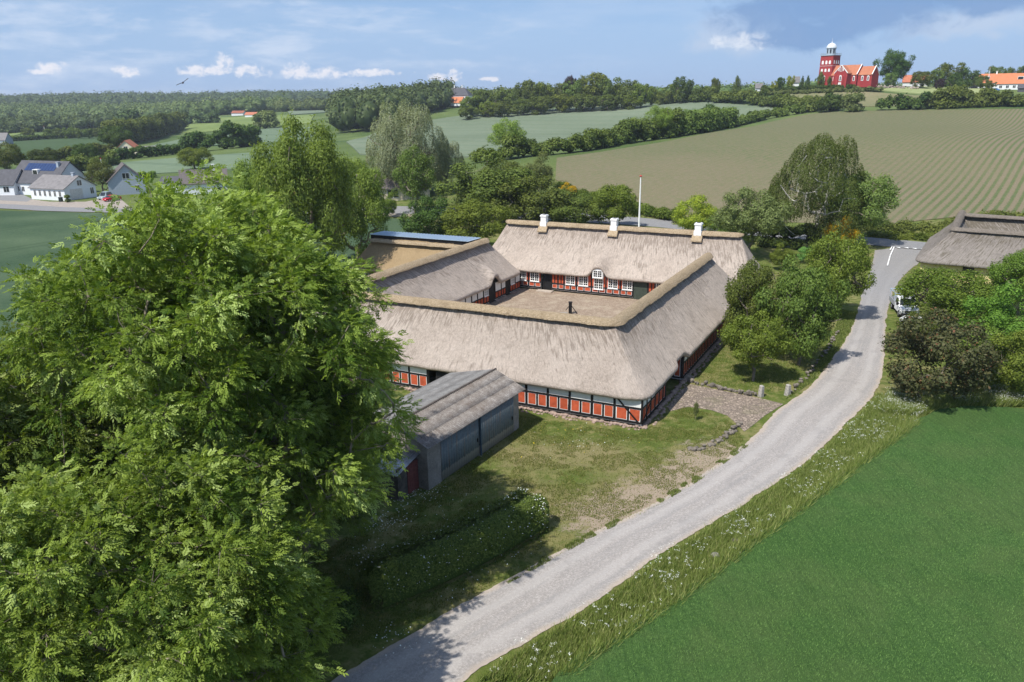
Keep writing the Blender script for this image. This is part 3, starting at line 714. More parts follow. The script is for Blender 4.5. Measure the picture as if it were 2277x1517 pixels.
def window(root, W, s, w, h0, h1, cols=2, rows=4, d=.05):
    fr, pn = W.mb(), W.mb(); t = .07; a, b = s-w/2, s+w/2
    fr.box(a, b, .0, d+.02, h0, h0+t); fr.box(a, b, .0, d+.02, h1-t, h1); fr.box(a, a+t, 0, d+.018, h0+t, h1-t); fr.box(b-t, b, 0, d+.018, h0+t, h1-t)
    fr.box(s-.045, s+.045, 0, d+.014, h0+t, h1-t)
    for side in (0, 1):
        x0 = a+t if side == 0 else s+.045; x1 = s-.045 if side == 0 else b-t; mid = (x0+x1)/2
        fr.box(mid-.014, mid+.014, .012, d+.008, h0+t, h1-t)
        for r in range(1, rows):
            hh = h0+(h1-h0)*r/rows; ww = .014; fr.box(x0, x1, .01, d+.011, hh-ww, hh+ww)
    fr.box(a-.05, b+.05, 0, d+.06, h0-.06, h0-.002)
    pn.box(a+.02, b-.02, -.02, .014, h0+.02, h1-.02)
    o = fr.build('window', M_WIN, root); pn.build('pane', glass(), o); return o
def door(root, W, s0, s1, h0, h1, mat, d=.03, planks=5, name='door', inset=0):
    mb = W.mb(); n = planks
    for i in range(n): a = s0+(s1-s0)*i/n; b = s0+(s1-s0)*(i+1)/n; mb.box(a+.008, b-.008, -.05-inset, d-(.004 if i % 2 else 0)-inset, h0, h1)
    mb.box(s0+.01, s1-.01, -.06-inset, d-.02-inset, h0, h1)
    o = mb.build(name, mat, root); hb = W.mb(); hb.box(s1-.16, s1-.12, d-inset, d+.05-inset, (h0+h1)/2-.08, (h0+h1)/2+.08); hb.build('handle', plain('iron', (.05,.05,.055), .5, .6), o); return o

# --- the three stable wings (one U-shaped building)
barn = empty('thatched_barn', FROOT, 'long U-shaped half-timbered barn with grey thatched roof around the courtyard', 'barn')
HR, HE = 6.4, 2.42
UO = [(-.48,-.42,3.52,3.52), (-.48,34.2,3.52,31.6), (7.6,34.2,3.52,31.6), (7.6,7.6,3.52,3.52), (26.15,7.6,29.46,3.52), (26.15,34.3,29.46,31.2), (32.8,34.3,29.46,31.2), (32.8,-.42,29.46,3.52)]
GATE = (5.5, 10.3)
def barn_mod(V, nr):
    # the eave steps up over the gateway on the road side
    u, v = V[:, 0], V[:, 1]; k = np.clip((v-7.2)/.35, 0, 1)*np.clip((10.5-v)/.5, 0, 1)*np.clip((.75-u)/1.3, 0, 1)
    V[:, 2] += k*.38; V[:, 0] += k*.32
    # a small eyebrow over the loft door in the left wing
    q = np.clip((28.2-u)/2.1, 0, 1); k = np.exp(-((v-27.25)/.95)**4)*q*q*(3-2*q)*(u > 25.2)*(V[:, 2] < 4.4); V[:, 2] += k*.95*(1-.25*((v-27.25)/.9)**2*(np.abs(v-27.25) < 1.2))
    return V
loft_roof('roof', UO, HE, HR, M_TH, barn, FM_, seed=1, mod=barn_mod)
ridge_roll('ridge', [(3.52,31.9,HR+.12), (3.52,3.52,HR+.12), (29.46,3.52,HR+.12), (29.46,31.4,HR+.12)], M_RIDGE, barn, FM_, .52, seed=2, round_m=.5, flat=.72)
Wf = Wall((0,0), (1,0), (0,-1)); posts = [.0]+[2.0+1.73*i for i in range(18)]; posts = [p for p in posts if p < 32]+[32.2]
framed_wall(barn, Wf, 32.2, posts, 2.2, rail=1.40, skip=((15.7,16.9),), braces=((2.0-.1, 2.1, .25, .42), (23.1, 2.1, 21.9, .42), (31.9, .5, 30.4, 2.1)), seed=1)
door(barn, Wf, 15.75, 16.8, .35, 2.1, M_DOORK)
Wr = Wall((0,0), (0,1), (-1,0))
framed_wall(barn, Wr, 34, [.0,.98,1.96,2.94,3.92,4.9,5.5], 2.2, rail=1.40, seed=2, braces=((1.9, 1.35, .2, .42),))
framed_wall(barn, Wr, 34, [10.4+.0, 11.6, 12.7]+[13.8+1.12*i for i in range(18)], 2.2, rail=1.55, seed=3, skip=((0,10.3),), upper='white', redmat=M_RED_SHADE)
# gateway through the right wing
W1 = Wall((0,5.5), (1,0), (0,1)); W2 = Wall((0,10.3), (1,0), (0,-1))
for w_ in (W1, W2): framed_wall(barn, w_, 7, [.1,1.4,2.8,4.2,5.6,7.0], 2.2, plinth=False)
mb = MB(FM_); mb.box(.0, 7.0, 5.4, 10.4, 2.30, 2.42); mb.build('gateway_beam', M_TIMBER, barn)
Wg = Wall((1.6,5.6), (0,1), (-1,0)); door(barn, Wg, .1, 4.6, .12, 2.25, M_DOORK, planks=12, name='gate')  # black planks close the passage; its inner shade is put into colour
# courtyard faces
Wi = Wall((26.7,7.05), (0,1), (-1,0))
ps = [0,1.3,2.6,3.9,5.2,6.5,7.8,9.1,10.4,11.7,13.0,14.3,15.6,16.9,18.2,19.5,20.9,22.4,23.5,24.6,25.9,27.2]
framed_wall(barn, Wi, 27, ps, 2.2, rail=1.05, skip=((19.5,20.9),(23.5,24.6)), seed=5, outline=False)
door(barn, Wi, 19.6, 20.8, .1, 2.75, M_DOORK); door(barn, Wi, 23.55, 24.5, .1, 2.15, M_DOORK)
for s in (18.85, 25.25): window(barn, Wi, s, .85, 1.15, 2.05, rows=3)
Wb = Wall((7.05,7.05), (0,1), (1,0)); framed_wall(barn, Wb, 27, [1.35*i for i in range(21)], 2.2, rail=1.1, seed=6)
Wc = Wall((7.05,7.05), (1,0), (0,1)); framed_wall(barn, Wc, 19.6, [1.3*i for i in range(16)], 2.2, rail=1.1, seed=7)
Wl = Wall((32.26,0), (0,1), (1,0)); framed_wall(barn, Wl, 34, [1.5*i for i in range(24)], 2.2, rail=1.24, seed=8)
We = Wall((0,34.0), (1,0), (0,1)); framed_wall(barn, We, 7, [0,1.4,2.8,4.2,5.6,7.0], 2.2, rail=1.24, plinth=False)
Wd = Wall((26.7,34.2), (1,0), (0,1)); framed_wall(barn, Wd, 5.5, [0,1.4,2.8,4.2,5.5], 2.2, rail=1.24, plinth=False)
# little arched hatch hood over the loft door
def hood(root, W, s, w, h, z0, depth, mat, name='eyebrow', th=.16):
    V = []; n = 16; nd = 8
    for j in range(nd+1):
        t = j/nd; k = (1-t*.75)
        for i in range(n+1):
            a = math.pi*i/n; flare = 1+.55*(1-math.sin(a))**2
            for rr in (0, th): V.append(W.f(s+math.cos(a)*(w/2*flare+rr)*(1-.1*t), z0+math.sin(a)*(h+rr)*(1-t*.15)+t*.0, .30-t*depth))
    V = np.array(V); m_ = (n+1)*2; F = []
    for j in range(nd):
        for i in range(n):
            a = j*m_+i*2; b = a+m_
            F += [(a+1, a+3, b+3, b+1), (a, b, b+2, a+2)]
    for i in range(n): F.append((i*2, i*2+2, i*2+3, i*2+1))
    return npmesh(name, V, np.array(F), mat, root, smooth=True, uv=[(p[0], p[2]) for p in V])

# --- the dwelling wing at the back of the court
DW = 34.95; HR2, HE2 = 7.5, 2.55
house = empty('thatched_farmhouse', FROOT, 'half-timbered thatched farmhouse with three white chimneys behind the courtyard', 'farmhouse')
HO = [(-1.0,34.4,1.7,38.4), (32.9,34.4,30.3,38.4), (32.9,42.4,30.3,38.4), (-1.0,42.4,1.7,38.4)]
def house_mod(V, nr):
    u, v = V[:, 0], V[:, 1]; q = np.clip((36.9-v)/2.4, 0, 1); k = np.exp(-((u-16.85)/1.02)**4)*q*q*(3-2*q)*(v < 36.9); V[:, 2] += k*1.12*(1-.25*((u-16.85)/.9)**2*(np.abs(u-16.85) < 1.2)); return V
loft_roof('roof', HO, HE2, HR2, M_TH, house, FM_, seed=11, mod=house_mod)
ridge_roll('ridge', [(1.4,38.4,HR2+.1), (30.6,38.4,HR2+.1)], M_RIDGE, house, FM_, .5, seed=12, flat=.75)
Wh = Wall((0,DW), (1,0), (0,-1))
wins = [26.75, 25.05, 20.4, 18.75, 15.1, 13.35, 9.4]
ph = [-.0,1.5,3,4.5,6,7.5,8.75,10.1,10.9,12.7,14.25,15.95,17.75,19.6,21.2,22.0,22.85,24.2,25.9,27.6,29,30.4,32.3]
framed_wall(house, Wh, 32.3, ph, 2.4, rail=.98, skip=((22.85,24.2),(10.9,12.7)), upper='red', seed=9, plinth=False)
for s in wins: window(house, Wh, s, 1.18, 1.08, 2.25, d=.07)
window(house, Wh, 16.85, 1.15, .82, 2.12, d=.08); window(house, Wall((0,DW-.41), (1,0), (0,-1)), 16.85, 1.12, 2.30, 3.18, rows=3, d=.04)
mb = Wh.mb(); mb.box(16.2, 17.5, -.9, .40, 2.16, 3.32); mb.build('dormer', M_WIN, house)
door(house, Wh, 22.95, 24.1, .08, 2.3, M_DOORK, inset=.25); door(house, Wh, 11.0, 12.6, .08, 2.35, M_DOORG, planks=8)  # black inset planks: the open doorway's dark inside put into colour
mb = MB(FM_); mb.box(22.5, 24.5, DW-.9, DW-.1, .0, .16); mb.build('doorstep', plain('step_stone', (.42,.36,.30), .9), house)
Wn = Wall((0,DW), (0,1), (-1,0)); framed_wall(house, Wn, 7, [0,1.7,3.4,5.1,6.9], 2.4, rail=1.24, plinth=False)
Wn = Wall((32.3,DW), (0,1), (1,0)); framed_wall(house, Wn, 7, [0,1.7,3.4,5.1,6.9], 2.4, rail=1.24, plinth=False)
Wn = Wall((0,DW+6.9), (1,0), (0,1)); framed_wall(house, Wn, 32, [1.8*i for i in range(18)]+[32.3], 2.4, rail=1.24, plinth=False)
def chimney(root, u, v, zb, mapf=FM_, s=.42, hgt=1.55, parent_mat=None):
    mb = MB(mapf); mb.box(u-s, u+s, v-s, v+s, zb-1.4, zb+.25); mb.box(u-s*.82, u+s*.82, v-s*.82, v+s*.82, zb+.25, zb+hgt-.22); mb.box(u-s*.98, u+s*.98, v-s*.98, v+s*.98, zb+hgt-.22, zb+hgt-.08); mb.box(u-s*.86, u+s*.86, v-s*.86, v+s*.86, zb+hgt-.08, zb+hgt)
    o = mb.build('chimney', M_WIN, root)
    mb = MB(mapf); mb.box(u-s*.5, u+s*.5, v-s*.5, v+s*.5, zb+hgt-.3, zb+hgt+.012); mb.build('flue', M_TIMBER, o); return o
for i, u in enumerate((25.3, 16.3, 6.4)):
    c = chimney(house, u, 38.2, HR2+.1, hgt=1.15)
    mb = MB(FM_); mb.hexa([(u-.62,37.4,HR2-.80),(u+.62,37.4,HR2-.80),(u+.6,38.0,HR2-.05),(u-.6,38.0,HR2-.05),(u-.58,37.4,HR2-.66),(u+.58,37.4,HR2-.66),(u+.55,38.0,HR2+.15),(u-.55,38.0,HR2+.15)])
    mb.build('straw_apron', M_RIDGE, c)
    if i == 0:
        mb = MB(FM_); mb.lathe([(.11,0),(.11,.3),(.2,.32),(.2,.36),(0,.45)], (u,38.2,HR2+1.6), 10); mb.build('chimney_pot', M_TIMBER, c)

# --- the annex with fresh thatch and a metal ridge, left of the barn
annex = empty('thatched_annex', FROOT, 'outbuilding with fresh tan thatch and blue metal ridge left of the courtyard', 'outbuilding')
AO = [(33.2,27.6,34.,31.3), (33.2,35.1,34.,31.3), (47.6,35.1,45.6,31.3), (47.6,27.6,45.6,31.3)]
loft_roof('roof', AO, 2.3, 5.7, M_TH_TAN, annex, FM_, seed=21)
ridge_roll('ridge', [(32.2,30.75,5.52), (45.9,30.75,5.52)], M_RIDGE, annex, FM_, .42, seed=22, flat=.7)
m = NT('zinc_blue'); v = m.coord('UV', (1.6,1,1)); M_ZINC = m.done((.40,.50,.60), .4, .35)
mb = MB(FM_)
ZP = [(31.15, 6.12), (34.3, 6.06)]
for i in range(33):
    a = 31.9+i*.43; w_ = .41
    for a0, a1, up in ((a, a+w_, 0), (a+.395, a+.445, .045)):
        mb.hexa([(a0,ZP[0][0],ZP[0][1]),(a1,ZP[0][0],ZP[0][1]),(a1,ZP[1][0],ZP[1][1]),(a0,ZP[1][0],ZP[1][1]),(a0,ZP[0][0],ZP[0][1]+.04+up),(a1,ZP[0][0],ZP[0][1]+.04+up),(a1,ZP[1][0],ZP[1][1]+.04+up),(a0,ZP[1][0],ZP[1][1]+.04+up)])
mb.build('metal_ridge', M_ZINC, annex)
mb = MB(FM_); mb.hexa([(31.9,31.3,5.2),(46.1,31.3,5.2),(46.1,33.85,2.9),(31.9,33.85,2.9),(31.9,31.3,6.10),(46.1,31.3,6.10),(46.1,33.85,6.05),(31.9,33.85,6.05)]); mb.build('ridge_frame', M_TIMBER, annex)
M_YEL = plain('pale_render', (.50,.45,.34), .9, var=.1)
mb = MB(FM_); mb.box(33.4, 47.0, 28.4, 34.6, 0, 2.2); mb.build('wall', M_YEL, annex)
Wa = Wall((33.4,28.4), (1,0), (0,-1))
for s in (11.2, 8.0, 4.0): window(annex, Wa, s, .9, 1.1, 1.9, rows=2)
# courtyard floor and pump
drape('courtyard', [tuple(FO+FA*a+FB*b) for a, b in ((6.9,6.9),(26.8,6.9),(26.8,35.1),(6.9,35.1))], .03, 5, M_YARD, .03)
pu = FO+FA*16.7+FB*26.3; pt = empty('water_pump', (pu[0], pu[1], .03), 'black wooden pump post with slanting brace standing in the cobbled courtyard', 'pump')
mb = MB(); mb.box(-.17,.17,-.17,.17,0,1.25); mb.box(-.2,.2,-.2,.2,1.25,1.33); mb.build('post', M_TIMBER, pt)
mb = MB(); mb.bar((.15,0,.85),(.75,-.15,.02),.07); mb.build('brace', M_TIMBER, pt)
mb = MB(); mb.bar((-.1,-.15,.95),(-.5,-.5,.55),.05); mb.build('pump_handle', M_TIMBER, pt)
mb = MB(); mb.box(-1.1,-.3,-.5,.0,0,.18); mb.build('trough', plain('step_stone2', (.3,.27,.23), .9), pt)

# ------------------------------------------------------------------ corrugated shed
SH0 = np.array([-5.13, 41.41]); SHD = np.array([.5245,.8511]); SHL = np.array([-.8511,.5245])
def SM(a, l, h): return (SHD[0]*a+SHL[0]*l, SHD[1]*a+SHL[1]*l, h)
shed = empty('storage_shed', (SH0[0], SH0[1], 0), 'concrete shed with grey corrugated roof and faded blue sliding doors', 'shed')
SL = 10.55; RID = (2.15, 3.95); EAV = (-.38, 2.95); EAL = (6.15, 3.0); WLL = 5.85
m = NT('shed_sheet'); v = m.coord(); a = m.noise(v, 2.2, 6, .75); b = m.noise(v, 16, 5, .7); c = m.noise(v, .6, 4, .6)
k = m.ramp(m.math('ADD', m.math('MULTIPLY', a, .5), m.math('MULTIPLY', b, .5)), [(.34, (.075,.062,.052)), (.5, (.185,.165,.15)), (.66, (.33,.315,.295))])
k = m.mix(m.math('MULTIPLY', m.step(m.noise(v, 5, 5, .8), .66, .72), .8), k, (.62,.61,.58)); k = m.mix(m.math('MULTIPLY', m.step(c, .5, .7), .45), k, (.13,.10,.08))
m.bump(b, .4, .02); M_SHEET = m.done(k, .9, spec=.15)
def corrugated(name, mapf, a0, a1, l0, h0, l1, h1, mat, parent, pitch=.177, amp=.028, rowsplit=(.36,.70), seed=0):
    n = int((a1-a0)/pitch*6); V = []; F = []; segs = [0]+list(rowsplit)+[1]
    for r in range(len(segs)-1):
        t0, t1 = segs[r], segs[r+1]+(.012 if r < len(segs)-2 else 0)
        base = len(V); lift = .010*r
        for i in range(n+1):
            a = a0+(a1-a0)*i/n; z = amp*math.sin(2*math.pi*a/pitch)
            for t, lf in ((t0, lift), (t1, lift+.0)):
                j = .012*mnoise.noise(Vector((a*2, t*7, seed+r)))
                V.append(mapf(a, l0+(l1-l0)*t, h0+(h1-h0)*t+z+lf+j)); 
            for t, lf in ((t0, lift), (t1, lift)): V.append(mapf(a, l0+(l1-l0)*t, h0+(h1-h0)*t+z+lf-.012))
        for i in range(n):
            q = base+i*4; F += [(q, q+4, q+5, q+1), (q+2, q+3, q+7, q+6), (q, q+2, q+6, q+4), (q+1, q+5, q+7, q+3)]
    return npmesh(name, np.array(V), np.array(F), mat, parent)
corrugated('roof', SM, -.35, SL+.4, EAV[0], EAV[1], RID[0]-.05, RID[1], M_SHEET, shed, seed=1)
m = NT('flat_sheet'); v = m.coord(); a = m.noise(v, 1.6, 6, .75); b = m.noise(v, 14, 5, .75); k = m.ramp(m.math('ADD', m.math('MULTIPLY', a, .5), m.math('MULTIPLY', b, .5)), [(.34, (.11,.105,.10)), (.52, (.20,.195,.188)), (.66, (.30,.295,.285))])
m.bump(b, .5, .03); M_FLAT = m.done(k, .9, spec=.12)
corrugated('roof', SM, -.35, SL+.4, EAL[0], EAL[1], RID[0]+.05, RID[1], M_FLAT, shed, amp=.010, seed=2)
mb = MB(); mb.tube([SM(-.4,RID[0],RID[1]+.02), SM(SL+.45,RID[0],RID[1]+.02)], .085, 10); mb.build('ridge', plain('ridge_cap', (.09,.075,.065), .9, var=.5, scale=8), shed)
m = NT('rough_concrete'); v = m.coord(); a = m.noise(v, 1.1, 6, .7); b = m.noise(v, 12, 5, .75); k = m.ramp(a, [(.35, (.17,.15,.13)), (.6, (.33,.30,.26))]); k = m.mix(.4, k, m.ramp(b, [(.35, (.12,.11,.10)), (.65, (.36,.33,.29))]))
m.bump(b, .7, .04); M_CONC = m.done(k, .95, spec=.1)
mb = MB(SM)   # gables as thick slabs with sloped tops, long walls with the door opening left free
for a0, a1 in ((0,.22), (SL-.22,SL)):
    mb.hexa([(a0,0,0),(a1,0,0),(a1,RID[0],0),(a0,RID[0],0),(a0,0,EAV[1]+.10),(a1,0,EAV[1]+.10),(a1,RID[0],RID[1]-.06),(a0,RID[0],RID[1]-.06)])
    mb.hexa([(a0,RID[0],0),(a1,RID[0],0),(a1,WLL,0),(a0,WLL,0),(a0,RID[0],RID[1]-.06),(a1,RID[0],RID[1]-.06),(a1,WLL,EAL[1]+.02),(a0,WLL,EAL[1]+.02)])
mb.box(.22, SL-.22, WLL-.2, WLL, 0, EAL[1]-.02)
mb.box(.22, 1.35, 0, .2, 0, EAV[1]+.08); mb.box(SL-1.0, SL-.22, 0, .2, 0, EAV[1]+.08); mb.box(1.35, SL-1.0, .05, .2, 0, .12)
mb.build('wall', M_CONC, shed)
m = NT('faded_blue_sheet'); v = m.coord(); st = m.noise(m.coord('Object', (7,7,.35)), 1.0, 5, .7); b = m.noise(v, 6, 5, .7); z = m.sep(v)[2]
k = m.ramp(b, [(.3, (.085,.112,.125)), (.7, (.165,.195,.205))]); k = m.mix(m.math('MULTIPLY', m.step(st, .52, .68), .75), k, (.20,.13,.085))
lowb = m.math('ADD', z, m.math('MULTIPLY', m.math('SUBTRACT', st, .5), .5)); k = m.mix(m.math('MULTIPLY', m.step(lowb, .75, .62), .8), k, (.42,.39,.34)); M_BLUE = m.done(k, .75, spec=.25)
for a0, a1, off in ((1.3, 5.5, -.02), (5.45, SL-.85, -.10)):
    n = int((a1-a0)/.26); V = []; F = []
    for i in range(n*4+1):
        a = a0+(a1-a0)*i/(n*4); dz = .03 if (i % 4) in (1, 2) else 0
        for h in (.08, EAV[1]+.0): V.append(SM(a, off-dz, h)); V.append(SM(a, off+.05, h))
    for i in range(n*4): q = i*4; F += [(q, q+4, q+6, q+2), (q+1, q+3, q+7, q+5), (q+2, q+6, q+7, q+3), (q, q+1, q+5, q+4)]
    o = npmesh('door', np.array(V), np.array(F), M_BLUE, shed)
    hb = MB(SM); hb.box(a1-.3, a1-.26, off-.1, off-.03, 1.1, 1.35); hb.build('handle', M_TIMBER, o)
mb = MB(SM); mb.box(1.2, SL-.7, -.13, -.02, EAV[1]-.02, EAV[1]+.06); mb.build('door_rail', plain('iron', (.05,.05,.055), .5), shed)
mb = MB(SM); mb.box(5.44, 5.56, -.16, -.11, .05, EAV[1]-.02); mb.build('door_post', plain('blue_post', (.03,.06,.09), .7), shed)
# the small lean-to in front of the gable
lean = empty('lean_to', (SH0[0], SH0[1], 0), 'small lean-to with silvery corrugated roof and faded red door against the shed gable', 'lean-to')
def LM(a, l, h): return SM(-a, l, h)
corrugated('roof', lambda a, l, h: SM(-l, a, h), .55, 5.6, 2.15, 1.75, -.05, 2.35, plain('silver_sheet', (.42,.44,.47), .4, .5, var=.2), lean, rowsplit=())
mb = MB(SM); mb.box(-1.9, -.05, .75, .87, 0, 2.0); mb.box(-1.9,-1.8,.9,5.4,0,1.75); mb.box(-1.9,-.05,5.3,5.4,0,2.0); mb.build('wall', plain('old_boards', (.10,.085,.07), .9, var=.4), lean)
Wx = MB(SM)
for i in range(5): Wx.box(-1.05+i*.2, -.86+i*.2, .70-(.006 if i % 2 else 0), .75, .05, 1.95)
Wx.build('door', plain('faded_red', (.17,.055,.045), .85, var=.3, scale=6), lean)
# ------------------------------------------------------------------ vegetation
def leafgeo(P, D, S, rg, asp=.55, up=.25):
    """one rhombic leaf clump per point: P centre, D facing (normal-ish), S size"""
    n = len(P); D = D+rg.normal(0, .45, (n, 3)); D[:, 2] += up; D /= np.linalg.norm(D, axis=1)[:, None]+1e-9
    a = rg.normal(0, 1, (n, 3)); T = np.cross(D, a); T /= np.linalg.norm(T, axis=1)[:, None]+1e-9; B = np.cross(D, T)
    S = S[:, None]; w = asp*(.7+.6*rg.random((n, 1)))
    fold = D*S*.12
    V = np.stack([P-T*S*.5, P-B*S*w*.5+fold, P+T*S*.5, P+B*S*w*.5+fold], 1).reshape(-1, 3)
    return V, np.arange(4*n).reshape(-1, 4)
def unitdirs(n, rg):
    d = rg.normal(0, 1, (n, 3)); return d/np.linalg.norm(d, axis=1)[:, None]
def grow(targets, base, rg, r0=.05, rmin=.004, fork=.3, seg=.12, n=6, nfork=1, expo=.42):
    """branches: connect every target to the nearest sensible node of the tree so far"""
    nodes = [np.array(base, float)]; par = [-1]
    t = np.array(base, float); k = max(2, int(fork/seg)+1); wob = rg.normal(0, .03, 2)*fork
    for i in range(1, k+1):
        nodes.append(np.array((base[0]+wob[0]*math.sin(i), base[1]+wob[1]*math.sin(i*1.3), base[2]+fork*i/k))); par.append(len(nodes)-2)
    start = len(nodes)-1
    order = np.argsort(np.linalg.norm(targets-nodes[start], axis=1))
    leafn = []
    for ti in order:
        T = targets[ti]; N = np.array(nodes[start:]); d = T-N; L = np.linalg.norm(d, axis=1)
        pen = L + .9*np.maximum(0, N[:, 2]-T[2]+L*.15) + .12*np.linalg.norm(N-N[0], axis=1)
        j = int(np.argmin(pen)); o = N[j]; j += start; dist = L[j-start]; m = max(1, int(dist/seg))
        prev = j; sd = rg.normal(0, .09*dist, 3)
        for q in range(1, m+1):
            s = q/m; p = o*(1-s)+T*s+sd*math.sin(math.pi*s); p[2] -= .10*dist*math.sin(math.pi*s)
            nodes.append(p); par.append(prev); prev = len(nodes)-1
        leafn.append(prev)
    cnt = np.zeros(len(nodes)); 
    for l in leafn: cnt[l] += 1
    for i in range(len(nodes)-1, 0, -1): cnt[par[i]] += cnt[i]
    rad = np.maximum(rmin, r0*(cnt/max(cnt[0], 1))**expo)
    P = np.array(nodes); pr = np.array(par); idx = np.arange(1, len(P)); A = P[pr[idx]]; Bp = P[idx]
    ra = np.minimum(rad[pr[idx]], rad[idx]*1.6); rb = rad[idx]; t = Bp-A; t /= np.linalg.norm(t, axis=1)[:, None]+1e-9
    u = np.where(np.abs(t[:, 2:3]) < .9, np.array([[0,0,1.]]), np.array([[1.,0,0]])); x = np.cross(t, u); x /= np.linalg.norm(x, axis=1)[:, None]; y = np.cross(t, x)
    ang = 2*np.pi*np.arange(n)/n; ring = x[:, None, :]*np.cos(ang)[None, :, None]+y[:, None, :]*np.sin(ang)[None, :, None]
    V = np.concatenate([A[:, None, :]+ring*ra[:, None, None], Bp[:, None, :]+ring*rb[:, None, None]], 1).reshape(-1, 3)
    b0 = np.arange(len(idx))[:, None]*2*n; k = np.arange(n)[None, :]; k2 = (k+1) % n
    F = np.stack([b0+k, b0+k2, b0+n+k2, b0+n+k], -1).reshape(-1, 4)
    return V, F

M_BARK = plain('bark_grey', (.16,.135,.11), .9, var=.35, scale=9, bump=.5)
M_BARK_ASH = plain('bark_ash', (.23,.195,.15), .9, var=.35, scale=6, bump=.5)
M_BIRCH = plain('bark_birch', (.45,.43,.40), .8, var=.4, scale=5)
FOL = {
 'lime': foliage('leaf_lime', (0.071,0.109,0.013), (0.192,0.243,0.040), .3),
 'ash': foliage('leaf_ash', (.055,.103,.012), (.235,.315,.055), .30, tip=(.34,.43,.14), hue=.02),
 'ashfar': foliage('leaf_ash_far', (.07,.125,.018), (.25,.34,.065), .35, hue=.02),
 'pale': foliage('leaf_pale', (.09,.175,.04), (.23,.36,.10), .35),
 'dark': foliage('leaf_dark', (0.027,0.059,0.011), (0.089,0.138,0.026), .2),
 'mid': foliage('leaf_mid', (0.053,0.087,0.015), (0.151,0.195,0.040), .25),
 'willow': foliage('leaf_willow', (0.159,0.189,0.098), (0.329,0.366,0.220), .25, hue=.02),
 'birch': foliage('leaf_birch', (0.055,0.085,0.015), (0.140,0.183,0.043), .28, hue=.02),
 'olive': foliage('leaf_olive', (0.079,0.110,0.030), (0.195,0.232,0.079), .25),
 'yellow': foliage('leaf_yellowgreen', (0.134,0.183,0.015), (0.329,0.366,0.043), .3, tip=(.38,.34,.03)),
 'gorse': foliage('gorse_flower', (0.305,0.207,0.012), (0.756,0.488,0.018), .2, hue=0),
 'copper': foliage('leaf_copper', (0.049,0.067,0.024), (0.104,0.104,0.043), .2, tip=(.17,.075,.04), hue=0),
 'elder': foliage('leaf_elder', (0.091,0.171,0.018), (0.232,0.342,0.055), .28, tip=(.45,.48,.25), hue=0),
 'purple': foliage('leaf_purple', (0.024,0.015,0.020), (0.061,0.037,0.043), .15, hue=0),
 'bright': foliage('leaf_bright', (0.062,0.119,0.014), (0.159,0.243,0.037), .3),
 'far': foliage('leaf_far', (0.068,0.108,0.028), (0.161,0.208,0.064), .15),
 'fardark': foliage('leaf_fardark', (0.043,0.074,0.022), (0.105,0.147,0.046), .12),
}
TREES = {}
